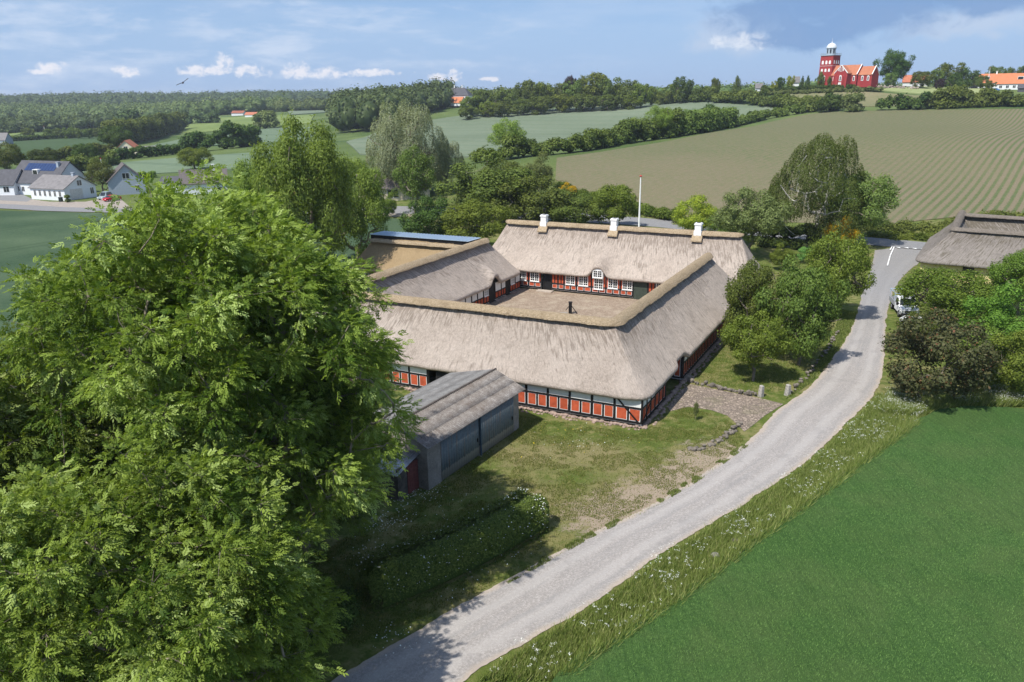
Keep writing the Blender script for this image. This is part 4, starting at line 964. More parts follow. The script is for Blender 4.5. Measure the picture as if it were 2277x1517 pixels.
def make_proto(key, seed, nlobe, nleaf, leaf, shape='round', bark=None, trunk=.22, flat=1.0, asp=.55, r0=.022):
    """unit tree: height 1, crown about 1 wide; returns (trunk mesh, crown mesh without colour)"""
    rg = np.random.default_rng(seed)
    z0 = trunk; zc = (1+z0)/2; rz = (1-z0)/2
    i = np.arange(nlobe)+.5; ph = np.arccos(1-2*i/nlobe); th = np.pi*(1+5**.5)*i+rg.uniform(0, .8, nlobe)
    D = np.stack([np.cos(th)*np.sin(ph), np.sin(th)*np.sin(ph), np.cos(ph)], 1)
    D += rg.normal(0, .12, D.shape); rad = rg.uniform(.58, .84, nlobe); C = D*rad[:, None]
    lr = rg.uniform(.22, .36, nlobe)*(8/nlobe)**.15
    C = np.concatenate([C, rg.normal(0, .28, (max(3, nlobe//5), 3))]); lr = np.concatenate([lr, rg.uniform(.25, .38, len(C)-nlobe)])
    if shape == 'birch': C[:, :2] *= np.clip(1.05-.45*C[:, 2:3], .4, 1.25); 
    if shape == 'cone': C[:, :2] *= np.clip(.75-.62*C[:, 2:3], .08, 1.3)
    if shape == 'bush': C[:, 2] = np.maximum(C[:, 2], -.55)
    if shape == 'flame': C[:, :2] *= np.clip(.9-.28*C[:, 2:3], .4, 1.2)
    # an uneven outline: each lobe in or out
    w = lr**2; w /= w.sum(); L = rg.choice(len(C), nleaf, p=w); d = unitdirs(nleaf, rg); out = C[L]/(np.linalg.norm(C[L], axis=1)[:, None]+.3)
    d = d+out*.55; d /= np.linalg.norm(d, axis=1)[:, None]
    r = lr[L]*np.clip(rg.normal(.86, .17, nleaf), .25, 1.35)
    nz = np.array([mnoise.noise(Vector(q)) for q in (d*2.3+C[L]*3)]); r = r*(1+.45*nz)
    P = C[L]+d*r[:, None]
    if shape in ('willow', 'birch'):   # hanging strands
        ns = nleaf//9; L = rg.choice(len(C), ns, p=w); d0 = unitdirs(ns, rg)+C[L]*1.0; d0 /= np.linalg.norm(d0, axis=1)[:, None]; S0 = C[L]+d0*lr[L][:, None]
        ln = rg.uniform(.10, .34, ns)*(1.0 if shape == 'willow' else .8); k = np.arange(9)/9
        P = np.stack([S0[:, 0:1]+d0[:, 0:1]*.04*k, S0[:, 1:2]+d0[:, 1:2]*.04*k, S0[:, 2:3]-ln[:, None]*k], -1)+rg.normal(0, .010, (ns, 9, 3)); P = P.reshape(-1, 3); d = np.repeat(d0, 9, 0)*.8
    P = P*np.array([.5*.93, .5*.93, rz*.93]); P[:, 2] = np.maximum(P[:, 2]*flat+zc, z0*.25+.02*rg.random(len(P)))
    V, F = leafgeo(P, d, leaf*rg.uniform(.6, 1.45, len(P)), rg, asp if shape not in ('willow', 'birch') else .4)
    tn = np.clip(rg.normal(.5, .2, len(P)), 0, 1)
    T = C*np.array([.5*.8, .5*.8, rz*.8]); T[:, 2] += zc
    T = np.concatenate([T, T+rg.normal(0, .07, T.shape)]); T[:, 2] = np.maximum(T[:, 2], trunk*.8)
    bv, bf = grow(T, (0,0,-.02), rg, r0=r0, rmin=.0022, fork=max(.06, trunk*.9), seg=.07, n=6)
    tm = npmesh('trunk', bv, bf, bark or M_BARK, smooth=True, link=False)
    TREES[key] = (tm, (V, F, np.repeat(tn, 4)), {}); return key
def crown_mesh(key, fol):
    tm, (V, F, a), cache = TREES[key]
    if fol not in cache: cache[fol] = npmesh('crown', V, F, FOL[fol], attr=a, link=False)
    return cache[fol]
def place_tree(key, fol, x, y, w, h, label, cat='tree', group=None, name='tree', rz=None, z=None, trunk=True, seed=None, sy=None):
    rd = random.Random(seed if seed is not None else int(x*31+y*17))
    r = empty(name, (x, y, (tz(x, y) if z is None else z)), label, cat, group, rz=rd.uniform(0, 6.28) if rz is None else rz)
    r.scale = (w, sy or w, h)
    c = bpy.data.objects.new('crown', crown_mesh(key, fol)); COL.objects.link(c); c.parent = r
    if trunk: t = bpy.data.objects.new('trunk' if cat != 'bush' else 'stem', TREES[key][0]); COL.objects.link(t); t.parent = r
    return r
def treepx(key, fol, bx, by, top, wpx, label, cat='tree', group=None, name='tree', cx=None, **k):
    """a tree whose foot is at pixel (bx, by), crown top at pixel row `top`, crown wpx pixels wide"""
    p = G(bx, by); dep = p[1]*math.cos(PITCH)-(p[2]+6-CAM_H)*math.sin(PITCH); w = wpx/F_PX*dep
    lo, hi = .2, 60.
    for _ in range(40):
        m_ = (lo+hi)/2
        if pxof((p[0], p[1], p[2]+m_))[1] > top: lo = m_
        else: hi = m_
    return place_tree(key, fol, p[0], p[1], w, lo, label, cat, group, name, **k)
# prototypes
for i in range(3): make_proto('round%d' % i, 10+i, 30, 21000, .024, trunk=.20 if i == 0 else .10)
for i in range(3): make_proto('bush%d' % i, 20+i, 22, 15000, .028, 'bush', trunk=.04, r0=.012)
make_proto('airy0', 31, 34, 12500, .024, 'flame', bark=M_BARK_ASH, trunk=.2); make_proto('airy1', 32, 40, 13500, .022, 'round', bark=M_BARK_ASH, trunk=.18, r0=.02)
make_proto('ashmid', 33, 26, 52000, .017, 'round', bark=M_BARK_ASH, trunk=.05, r0=.02)
make_proto('willow0', 41, 40, 56000, .015, 'willow', trunk=.12); make_proto('birch0', 42, 34, 46000, .015, 'birch', bark=M_BIRCH, trunk=.14, r0=.018)
for i in range(4): make_proto('far%d' % i, 50+i, 22, 4200, .050, trunk=.03)
make_proto('farbush', 55, 14, 1700, .075, 'bush', trunk=.03); make_proto('cone0', 56, 20, 3000, .05, 'cone', trunk=.03)

# --- the big ash trees in the foreground: real branch skeletons and feathered sprays
def ash(x, y, cx, cy, z0, z1, rx, ry, ntg, per, seed, label, fork=3.2, r0=.30, openlow=0):
    rg = np.random.default_rng(seed)
    root = empty('ash_tree', (x, y, tz(x, y)), label, 'tree', 'tall ash trees along the left foreground')
    zc, rz = (z0+z1)/2, (z1-z0)/2
    d = unitdirs(ntg, rg); sh = rg.random(ntg)**.40; big = np.array([mnoise.noise(Vector(q)*1.9+Vector((seed,0,0))) for q in d])
    P = d*(sh*(1+.30*big))[:, None]*np.array([rx, ry, rz])+np.array([cx-x, cy-y, zc]); P[:, 2] = np.maximum(P[:, 2], 1.2)
    if openlow:
        kp = ~((d[:, 1] < -.15) & (d[:, 2] < -.02) & (d[:, 2] > -.8) & (rg.random(ntg) < openlow)); P = P[kp]; d = d[kp]; ntg = len(P)
    cl = rg.normal(0, .25, P.shape); P += cl
    bv, bf = grow(P, (0,0,-.1), rg, r0=r0, rmin=.016, fork=fork, seg=.6, n=7, expo=.50)
    npmesh('trunk', bv, bf, M_BARK_ASH, root, smooth=True)
    n = ntg*per; T = np.repeat(P, per, 0); out = np.repeat(d, per, 0)
    off = rg.normal(0, .31, (n, 3))*np.array([1, 1, .8]); S = T+off+out*.12; S[:, 2] = np.maximum(S[:, 2], .5)
    wind = np.array([.85, .1, .12]); dr = out*.35+off*1.7+wind*.42+rg.normal(0, .30, (n, 3)); dr /= np.linalg.norm(dr, axis=1)[:, None]
    up = np.array([0,0,1.])+rg.normal(0, .6, (n, 3)); side = np.cross(dr, up); side /= np.linalg.norm(side, axis=1)[:, None]; nn = np.cross(side, dr)
    L = rg.uniform(.22, .42, n)[:, None]; VV = []; 
    for k in range(9):      # 4 pairs and a terminal leaflet
        if k == 8: t = 1.0; ax = dr*1.0; 
        else:
            t = .28+.19*(k//2); sg = 1 if k % 2 else -1; ax = dr*.72+side*sg*.72-nn*.10
        ax = ax+rg.normal(0, .16, (n, 3)); ax /= np.linalg.norm(ax, axis=1)[:, None]
        o = S+dr*L*t-np.array([0,0,1.])*L*.28*t*t; ll = L*.40*rg.uniform(.8, 1.2, (n, 1)); wd = np.cross(ax, nn); wd /= np.linalg.norm(wd, axis=1)[:, None]+1e-9
        tip = o+ax*ll-np.array([0,0,1.])*ll*.18; m_ = o+ax*ll*.48+nn*ll*.05
        VV.append(np.stack([o, m_-wd*ll*.20, tip, m_+wd*ll*.20], 1))
    V = np.concatenate(VV, 0).reshape(-1, 3); F = np.arange(len(V)).reshape(-1, 4)
    tgt = rg.normal(.04, .26, ntg); a = np.clip(np.repeat(tgt, per)+rg.normal(.5, .16, n), 0, 1); a = np.tile(np.repeat(a, 4), 9)
    npmesh('crown', V, F, FOL['ash'], root, attr=a)
    # fine twigs reaching into the sprays
    k = rg.choice(n, min(n, ntg*5), replace=False); A = T[k]; B_ = S[k]; t = B_-A; u = rg.normal(0, 1, t.shape); x_ = np.cross(t, u); x_ /= np.linalg.norm(x_, axis=1)[:, None]+1e-9
    q = np.stack([A-x_*.012, A+x_*.012, B_+x_*.006, B_-x_*.006], 1); y_ = np.cross(t, x_); y_ /= np.linalg.norm(y_, axis=1)[:, None]+1e-9
    q2 = np.stack([A-y_*.012, A+y_*.012, B_+y_*.006, B_-y_*.006], 1); q = np.concatenate([q, q2])
    npmesh('twigs', q.reshape(-1, 3), np.arange(len(q)*4).reshape(-1, 4), M_BARK_ASH, root)
    return root
ash(-13.5,29.5, -12.3,30.0, 5.0,19.4, 7.0,6.2, 860,92, 1, 'tallest broad ash tree filling the left foreground, crown leaning over the road', openlow=.8, r0=.40)
ash(-21.5,26.5, -22.0,27.0, 3.0,15.2, 6.0,5.6, 560,84, 2, 'ash tree at the left edge of the picture, lower than the tall one beside it', r0=.34)
ash(-13.0,21.0, -12.9,22.2, 1.0,11.6, 5.8,5.0, 560,90, 3, 'lower ash tree in the bottom left corner, in front of the tall one', fork=2.0, r0=.30)
ash(-11.0,35.5, -10.5,35.2, 2.0,11.8, 3.8,3.6, 240,84, 4, 'smaller ash tree whose branches hang over the grey shed', fork=2.2, r0=.2)

# ------------------------------------------------------------------ hedges and woods from leafy blobs
def blob_foliage(name, B, nper, leaf, fol, seed, parent=None, inner=1, innerk=.80, asp=.6, spread=.13):
    """B: (x, y, z, r, rz) blobs, leaf clumps over their upper surface and a darker solid heart"""
    rg = np.random.default_rng(seed); B = np.array(B, float); n = len(B)*nper if np.isscalar(nper) else int(np.sum(nper))
    L = np.repeat(np.arange(len(B)), nper); n = len(L); d = unitdirs(n, rg); d[:, 2] = np.where(d[:, 2] < -.35, -d[:, 2], d[:, 2])
    rr = np.clip(rg.normal(.97, spread, n), .5, 1.35)
    nz = np.sin(d[:, 0]*7+L)*np.sin(d[:, 1]*6+L*2.1)*np.sin(d[:, 2]*8+L*1.3); rr = rr*(1+.14*nz)
    P = B[L, :3]+d*np.stack([B[L, 3]*rr, B[L, 3]*rr, B[L, 4]*rr], 1)
    V, F = leafgeo(P, d, leaf*rg.uniform(.6, 1.5, n), rg, asp); a = np.clip(rg.normal(.5, .2, n)+np.repeat(rg.normal(0, .24, len(B)), nper), 0, 1); a = np.repeat(a, 4)
    Fs = [F]
    if inner:
        iv, jf = ICO[inner]; iv = np.array(iv); jf = np.array(jf); s = B[:, None, 3:4]*innerk; sz = B[:, None, 4:5]*innerk
        IV = np.concatenate([iv[None, :, :2]*s, iv[None, :, 2:3]*sz], -1)+B[:, None, :3]; wob = 1+0*IV
        base = len(V); V = np.concatenate([V, IV.reshape(-1, 3)]); Fs.append((jf[None]+base+np.arange(len(B))[:, None, None]*len(iv)).reshape(-1, 3))
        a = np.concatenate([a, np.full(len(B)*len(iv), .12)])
    return npmesh(name, V, Fs, FOL[fol], parent, attr=a)
def hedge(path, hgt, wid, fol, label, leaf=.3, nper=90, step=None, var=.3, seed=0, name='hedge', cat='hedge', world=False, group=None, taper=None):
    P = [np.array(p, float) for p in (path if world else [XY(*q) for q in path])]; rd = random.Random(seed); B = []
    step = step or wid*.45
    for a, b in zip(P[:-1], P[1:]):
        L = np.hypot(*(b-a)); k = max(1, int(L/step)); dv = (b-a)/L; nv = np.array((-dv[1], dv[0])); zs = None
        for j in range(k):
            f = (j+.5)/k; m0 = a+(b-a)*f; h = hgt*(1+var*1.3*mnoise.noise(Vector((m0[0]*.9/wid, m0[1]*.9/wid, seed)))+rd.uniform(-var, var)*.35); z = tz(*m0); lay = max(1, round(h/(wid*.6)))
            for q in range(lay):
                for sd_ in (-1, 1):
                    c = a+(b-a)*(j+rd.random())/k+nv*sd_*rd.uniform(.05, .30)*wid; r = wid*rd.uniform(.26, .38); zz = h*(q+rd.uniform(.3, .7))/lay
                    B.append((c[0], c[1], z+min(zz, h-r*.75), r, max(r*rd.uniform(.8, 1.1), h/lay*.5)))
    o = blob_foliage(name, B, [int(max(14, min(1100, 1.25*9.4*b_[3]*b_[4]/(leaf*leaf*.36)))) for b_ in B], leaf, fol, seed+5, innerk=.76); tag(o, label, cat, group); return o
def inpoly(p, P):
    c = False; j = len(P)-1
    for i in range(len(P)):
        if ((P[i][1] > p[1]) != (P[j][1] > p[1])) and p[0] < (P[j][0]-P[i][0])*(p[1]-P[i][1])/(P[j][1]-P[i][1]+1e-12)+P[i][0]: c = not c
        j = i
    return c
def wood(poly, spac, hgt, r, fol, seed, nper=36, leaf=2.2, name='wood', var=.32, edge=0):
    rd = random.Random(seed); xs = [p[0] for p in poly]; ys = [p[1] for p in poly]; pts = []
    y = min(ys)
    while y < max(ys):
        x = min(xs)
        while x < max(xs):
            p = (x+rd.uniform(-.4, .4)*spac, y+rd.uniform(-.4, .4)*spac)
            if inpoly(p, poly): pts.append(p)
            x += spac
        y += spac
    A = np.array(pts); Z = terr(A[:, 0], A[:, 1]); B = []
    for (px_, py_), z in zip(pts, Z):
        h = hgt*(1+rd.uniform(-var, var)*(.6+.8*abs(mnoise.noise(Vector((px_*.02, py_*.02, seed)))))); rr = r*(1+rd.uniform(-.35, .35)); h += 2.2*(rr-r)*.5
        B.append((px_, py_, z+h-rr*1.05, rr, rr*1.12)); B.append((px_+rd.uniform(-.4,.4)*rr, py_+rd.uniform(-.4,.4)*rr-rr*.3, z+h*.42, rr*.95, h*.42))
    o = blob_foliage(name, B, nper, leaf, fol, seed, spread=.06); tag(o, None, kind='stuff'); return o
# hedge with white blossom beside the lane
def flowers(name, pts, r, mat, label, parent=None, kind='stuff', seed=1, cat=None):
    rg = np.random.default_rng(seed); P = np.array(pts); V, F = leafgeo(P, np.tile([0,0,1.], (len(P), 1)), r*rg.uniform(.6, 1.4, len(P)), rg, 1.0, .6)
    o = npmesh(name, V, F, mat, parent); 
    if parent is None: tag(o, label, cat, kind=kind)
    return o
M_WHITEFL = plain('white_petals', (.78,.80,.72), .7, var=.05); M_YELFL = plain('yellow_petals', (.75,.55,.03), .7, var=.05)
hp = [(-6.6,30.9),(-4.2,32.6),(-1.6,34.8),(.45,36.9),(.95,37.5)]
def clipped_hedge(path, hgt, wid, leaf, fol, label, seed):
    rg = np.random.default_rng(seed); P = np.array(densify(path, 12)); d = np.concatenate([[0], np.cumsum(np.hypot(*np.diff(P, axis=0).T))]); L = d[-1]
    n = int(L*(2*hgt+wid)/(leaf*leaf*.30)*1.15); s_ = rg.uniform(-.5, L+.5, n); ss = np.clip(s_, 0, L); c = np.stack([np.interp(ss, d, P[:, 0]), np.interp(ss, d, P[:, 1])], 1)
    t = np.stack([np.interp(ss+.3, d, P[:, 0])-np.interp(ss-.3, d, P[:, 0]), np.interp(ss+.3, d, P[:, 1])-np.interp(ss-.3, d, P[:, 1])], 1); t /= np.linalg.norm(t, axis=1)[:, None]; nv = np.stack([-t[:, 1], t[:, 0]], 1)
    a = rg.uniform(-.15, np.pi+.15, n); sx = np.sign(np.cos(a))*np.abs(np.cos(a))**.5; sz = np.sign(np.sin(a))*np.abs(np.sin(a))**.5
    k = np.clip(np.minimum(s_+.5, L+.5-s_)/.7, 0, 1)**.5; bump = np.array([mnoise.noise(Vector((p*.9, q*1.3, seed))) for p, q in zip(s_, a)]); r = (1+.13*bump+rg.normal(0, .045, n))*(.55+.45*k)
    z = np.maximum(.05, hgt*(.12+.88*sz*r)); P3 = np.stack([c[:, 0]+nv[:, 0]*sx*r*wid/2+t[:, 0]*(s_-ss), c[:, 1]+nv[:, 1]*sx*r*wid/2+t[:, 1]*(s_-ss), z], 1)
    D = np.stack([nv[:, 0]*sx+t[:, 0]*(s_-ss)*2, nv[:, 1]*sx+t[:, 1]*(s_-ss)*2, sz], 1); V, F = leafgeo(P3, D, leaf*rg.uniform(.6, 1.4, n), rg, .6); at = np.clip(rg.normal(.45, .22, n), 0, 1)
    core = []; cf = []; prof = [(-.36, .0), (-.38, .6), (-.28, .84), (.28, .84), (.38, .6), (.36, .0)]
    for i, p in enumerate(P):
        tt = P[min(i+1, len(P)-1)]-P[max(i-1, 0)]; tt = tt/np.hypot(*tt); nn = np.array((-tt[1], tt[0]))
        for u, h in prof: core.append((*(p+nn*u*wid), h*hgt))
    m_ = len(prof); b0 = len(V)
    for i in range(len(P)-1):
        for j in range(m_-1): q = i*m_+j; cf.append((b0+q, b0+q+1, b0+q+1+m_, b0+q+m_))
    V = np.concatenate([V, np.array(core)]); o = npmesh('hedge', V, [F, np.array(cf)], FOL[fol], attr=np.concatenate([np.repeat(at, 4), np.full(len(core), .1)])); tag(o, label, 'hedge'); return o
hd = clipped_hedge(hp, 1.95, 2.3, .10, 'mid', 'dark clipped hedge dotted with white blossom beside the lane', 3)
rg = np.random.default_rng(5); HPs = densify(hp, 12); q = rg.integers(0, len(HPs), 420); an = rg.uniform(0, 3.14, 420)
flowers('blossom', [(HPs[i][0]+math.copysign(abs(math.cos(a))**.5, math.cos(a))*1.2*.68+rg.normal(0,.05), HPs[i][1]-math.copysign(abs(math.cos(a))**.5, math.cos(a))*1.2*.73+rg.normal(0,.05), 1.95*(.14+.88*math.sin(a)**.5)) for i, a in zip(q, an)], .07, M_WHITEFL, None, parent=hd)
hedge([(-7.6,29.9),(-9.5,28.3),(-11.5,26.2),(-14,23.5)], 1.5, 2.4, 'dark', 'unclipped dark shrubs running on from the blossom hedge under the ash trees', leaf=.10, nper=300, step=.7, var=.35, seed=4, world=True, name='shrub', cat='shrub')
hedge([(-22,45),(-17,40),(-14,37)], 2.6, 3.2, 'mid', 'overgrown green shrubs behind the tall ash, left of the shed', leaf=.14, nper=260, step=1.2, var=.35, seed=6, world=True, name='shrub', cat='shrub')

# trees between farm and lane
TG = 'garden trees between farm and lane'
treepx('round0','lime',1675,848,688,158,'small green tree standing on the lawn nearest the stone gate posts',group=TG)
treepx('round1','mid',1668,785,560,155,'dense green tree close against the barn roof, behind the smallest lawn tree',group=TG)
treepx('round2','mid',1775,812,560,195,'largest dark green round tree on the lawn inside the low wall',group=TG)
treepx('round1','lime',1851,708,500,165,'yellowish green tree with bare forked trunk leaning over the lane edge',group=TG)
treepx('bush0','gorse',1868,560,486,85,'laburnum with golden yellow flowers behind the lane-side tree','tree',name='laburnum_tree')
treepx('birch0','birch',1805,552,281,225,'weeping birch with white branches before the maize field','tree',name='birch_tree')
treepx('round1','pale',1900,545,367,190,'pale green ash tree in front of the weeping birch','tree',name='ash_tree')
treepx('round0','olive',1664,575,408,170,'spreading olive-green orchard tree behind the farmhouse right end',name='orchard_tree')
treepx('bush1','yellow',1543,528,432,118,'yellow-green laurel bush beside the right chimney','bush',name='laurel_bush')
hedge([(1690,548),(1740,552),(1800,556),(1852,556)], 3.4, 3.0, 'dark', 'dark tall hedge between the orchard tree and the junction', leaf=.24, nper=220, var=.2, seed=9)
treepx('bush2','mid',1625,545,470,110,'dull green bush behind the right end of the farmhouse ridge','bush',name='bush')
treepx('bush0','lime',1735,600,545,60,'low green bush in the garden behind the dark round tree','bush',name='bush')
treepx('bush2','pale',1790,585,545,50,'pale shrub in the farm garden under the weeping birch','bush',name='bush')
# behind the farm
BG = 'bushes and trees behind the farmhouse'
treepx('bush2','lime',1366,512,400,135,'round bright green bush left of the white flagpole','bush',group=BG,name='bush')
treepx('bush0','mid',1270,512,425,175,'broad green bush directly behind the middle chimney','bush',group=BG,name='bush')
treepx('bush1','mid',1172,512,388,200,'big bright green bush behind the left chimney','bush',group=BG,name='bush')
treepx('bush0','mid',1085,500,345,235,'wide green tree in front of the field tree, behind the farm','tree',group=BG)
treepx('bush2','lime',1045,560,440,175,'light green bush touching the left end of the farmhouse roof','bush',group=BG,name='bush')
treepx('bush1','dark',958,545,432,125,'dark fir-like tree right of the grey bungalow','tree',group=BG)
treepx('bush0','olive',1200,440,345,85,'greyish hawthorn at the edge of the maize field','bush',group=BG,name='bush')
treepx('bush1','mid',1120,438,350,120,'green bush below the lone field tree','bush',group=BG,name='bush')
treepx('bush0','gorse',1262,440,408,42,'yellow flowering broom at the corner of the maize field','bush',name='broom_bush')
treepx('bush1','gorse',1243,442,416,22,'small yellow broom left of the larger one','bush',name='broom_bush')
treepx('airy0','ashfar',1130,352,261,98,'lone round field tree standing between pale wheat and maize',name='field_tree')
treepx('airy1','ashfar',1465,310,231,74,'bright green tree in the hedge below the pale wheat field',name='field_tree')
treepx('willow0','willow',910,440,206,190,'large grey-green weeping willow behind the bungalow',name='willow_tree')
treepx('willow0','willow',990,425,300,100,'smaller grey-green willow right of the large one',name='willow_tree')
treepx('airy0','mid',925,480,320,125,'slender green tree in front of the grey bungalow',name='tree')
treepx('bush0','lime',868,484,432,46,'small bush before the bungalow wall','bush',name='bush')
treepx('ashmid','ashfar',690,652,236,250,'very tall ash tree behind the foreground ash, left of the annex',name='ash_tree')
treepx('ashmid','ashfar',600,600,330,165,'ash tree at the left of the very tall one, half hidden',name='ash_tree')
treepx('ashmid','ashfar',795,585,335,185,'ash tree at the right of the very tall one, by the wheat field',name='ash_tree')
# left village and valley
treepx('round1','lime',437,380,323,88,'lone bright tree in the pale wheat field left of the tall ash',name='tree')
VG = 'trees around the village on the left'
treepx('round0','dark',263,343,276,82,'large dark tree behind the cream gabled house',group=VG)
treepx('round1','dark',192,370,314,66,'dark round tree left of the cream gabled house',group=VG)
treepx('round2','dark',96,382,325,76,'dark spreading tree behind the solar-panelled house',group=VG)
treepx('round0','mid',22,396,312,82,'green tree at the left edge above the village barn',group=VG)
treepx('airy0','mid',230,432,352,82,'leafy tree with bare trunk between the workshop and gabled house',group=VG)
treepx('far1','mid',66,312,281,34,'small round tree beyond the dark field, left edge',group=VG)
for i, x in enumerate((110,133,155,176,200,222)): treepx('far%d' % (i % 4),'mid',x,309,283-(i % 3),29,('leftmost','second from the left','third from the left','fourth from the left','fifth from the left','rightmost')[i]+' of six rounded trees above the dark row crop','tree','six rounded trees above the dark crop')
hedge([(14,316),(120,310),(235,303)], 3.5, 3, 'mid', 'straight clipped hedge along the far edge of the dark row crop', leaf=.8, nper=60, var=.12, seed=21)
hedge([(262,356),(330,350),(400,342)], 4.0, 4, 'dark', 'dark hedge below the cream gabled house', leaf=.6, nper=80, var=.2, seed=22)
hedge([(400,340),(460,336),(520,330),(570,322)], 8, 8, 'dark', 'thick dark field hedge right of the cream gabled house', leaf=.9, nper=80, var=.4, seed=23)
hedge([(255,325),(300,318),(350,305),(395,290),(412,288)], 11, 10, 'mid', 'hedgerow climbing to the meadow behind the cream house', leaf=1.1, nper=80, var=.4, seed=24)
hedge([(100,368),(160,362),(215,352),(250,348)], 5, 5, 'mid', 'hedge behind the village houses left of the cream house', leaf=.7, nper=70, var=.3, seed=25)
hedge([(265,300),(330,292),(395,285)], 12, 12, 'fardark', 'dark tree belt along the lower edge of the meadow', leaf=1.5, nper=60, var=.4, seed=26)
hedge([(412,277),(450,275),(486,274)], 9, 10, 'fardark', 'short dark hedge standing in the green meadow', leaf=1.5, nper=60, var=.15, seed=27)
hedge([(572,288),(600,286),(612,284)], 12, 11, 'olive', 'clump of dark thorn bushes at the right end of the meadow', leaf=1.3, nper=60, var=.3, seed=28, cat='bushes', name='thorn_bushes')
hedge([(130,389),(200,378),(255,368)], 4, 5, 'mid', 'garden hedge behind the workshop roof', leaf=.6, nper=70, var=.3, seed=29)
hedge([(240,395),(300,398),(345,395)], 1.8, 2, 'bright', 'low bright hedge right of the gabled grey house', leaf=.4, nper=70, var=.1, seed=30)
# field hedges on the hill
hedge([(1060,362),(1110,358),(1160,350),(1240,343),(1300,336),(1352,327)], 4.5, 5.5, 'mid', 'dark hedge under the lone field tree, left stretch of the field boundary', leaf=.55, nper=110, var=.45, seed=31)
hedge([(1378,322),(1400,318),(1432,314),(1480,308),(1500,304)], 7.5, 7.5, 'mid', 'tall hedge stretch around the bright tree in the field boundary', leaf=.7, nper=110, var=.4, seed=32)
hedge([(1352,327),(1378,322)], 3, 4, 'mid', 'low gap-like hedge piece just left of the tall hedge stretch', leaf=.6, nper=90, var=.3, seed=33)
hedge([(1500,304),(1545,298),(1590,290),(1622,284)], 6.8, 7, 'mid', 'tall hedge stretch right of the bright tree in the field boundary', leaf=.75, nper=100, var=.4, seed=34)
hedge([(1622,284),(1660,276),(1700,266),(1760,256),(1800,250)], 3.8, 5, 'mid', 'upper low stretch of hedge between pale wheat and maize', leaf=.7, nper=90, var=.4, seed=35)
hedge([(1450,231),(1540,229),(1610,229),(1680,233),(1740,240),(1800,248),(1840,250)], 6, 8, 'mid', 'long hedge along the top of the pale wheat field', leaf=1.0, nper=80, var=.35, seed=36)
hedge([(1836,248),(1865,248)], 7.5, 8, 'dark', 'left one of two dark thorn clumps above the maize', leaf=.9, nper=90, var=.3, seed=37, cat='bushes', name='thorn_bushes')
hedge([(1876,249),(1912,249)], 7.5, 8, 'olive', 'right one of two thorn clumps above the maize', leaf=.9, nper=90, var=.3, seed=38, cat='bushes', name='thorn_bushes')
hedge([(1950,246),(2000,245),(2060,243)], 5.5, 7, 'dark', 'dark hedge along the top middle of the maize field', leaf=.9, nper=90, var=.35, seed=39)
hedge([(2062,243),(2120,241),(2180,238),(2240,237),(2330,236)], 6.5, 7, 'mid', 'tall hedge along the top right of the maize field', leaf=.9, nper=90, var=.4, seed=40)
hedge([(1245,425),(1290,440),(1330,452),(1400,470),(1470,485),(1500,492)], 1.6, 3.5, 'bright', 'weedy green bank between the farm garden and the maize', leaf=.3, nper=120, var=.4, seed=41, name='bank_weeds', cat='weeds')
# right of the lane
treepx('round1','bright',2092,735,582,235,'broad green maple beside the parked pickup, right of the lane',name='maple_tree',sy=9.0)
treepx('round1','bright',2260,700,548,170,'dark green tree at the right edge before the thatched house',name='tree')
treepx('bush0','bright',2215,810,640,190,'green bush filling the right edge below the dark tree','bush',name='bush')
treepx('bush1','copper',2066,905,690,250,'big reddish-brown leaved lilac bush right of the lane','bush',name='copper_bush')
treepx('bush2','elder',2175,865,716,130,'yellow-green elder with creamy flowers beside the reddish bush','bush',name='elder_bush')
treepx('bush1','lime',2255,890,725,170,'bright green bush at the right edge above the verge','bush',name='bush')
treepx('bush0','mid',2040,775,690,110,'small green bush between the pickup and the reddish bush','bush',name='bush')

# grove and woods beyond the fields
GG = 'trees of the grove behind the pale wheat field'
rd = random.Random(7)
grove = [(1050,262,205,62),(1075,258,190,56),(1105,256,196,60),(1085,262,222,60),(1140,255,188,66),(1175,252,168,72),(1210,250,178,66),(1240,248,180,70),(1280,247,165,80),(1318,245,150,92),(1355,244,166,78),(1395,243,172,70),(1425,241,176,62),(1160,258,215,60),(1200,256,210,66),(1250,252,205,70),(1300,250,202,72),(1350,248,205,70),(1400,244,208,66),(1120,262,222,58),(1040,268,232,50),(1445,236,190,46),(1480,234,200,46),(1515,232,165,52),(1495,231,178,44)]
for i, (x, b, t, w) in enumerate(grove):
    lab = {10:'yellowish tree at the crest of the grove', 9:'tallest tree in the middle of the grove behind the pale wheat', 23:'dark round tree standing apart right of the grove'}.get(i, 'green tree crowded in the grove behind the pale wheat field')
    treepx('far%d' % (i % 4), 'dark' if i in (23,) else ('mid' if i % 3 else 'lime'), x, b, t, w, lab, 'tree', GG, seed=i)
treepx('far1','purple',1268,247,158,36,'dark purple copper beech poking out of the grove',name='copper_beech')
treepx('farbush','gorse',1331,243,204,16,'patch of yellow broom at the foot of the grove','bush',name='broom_bush')
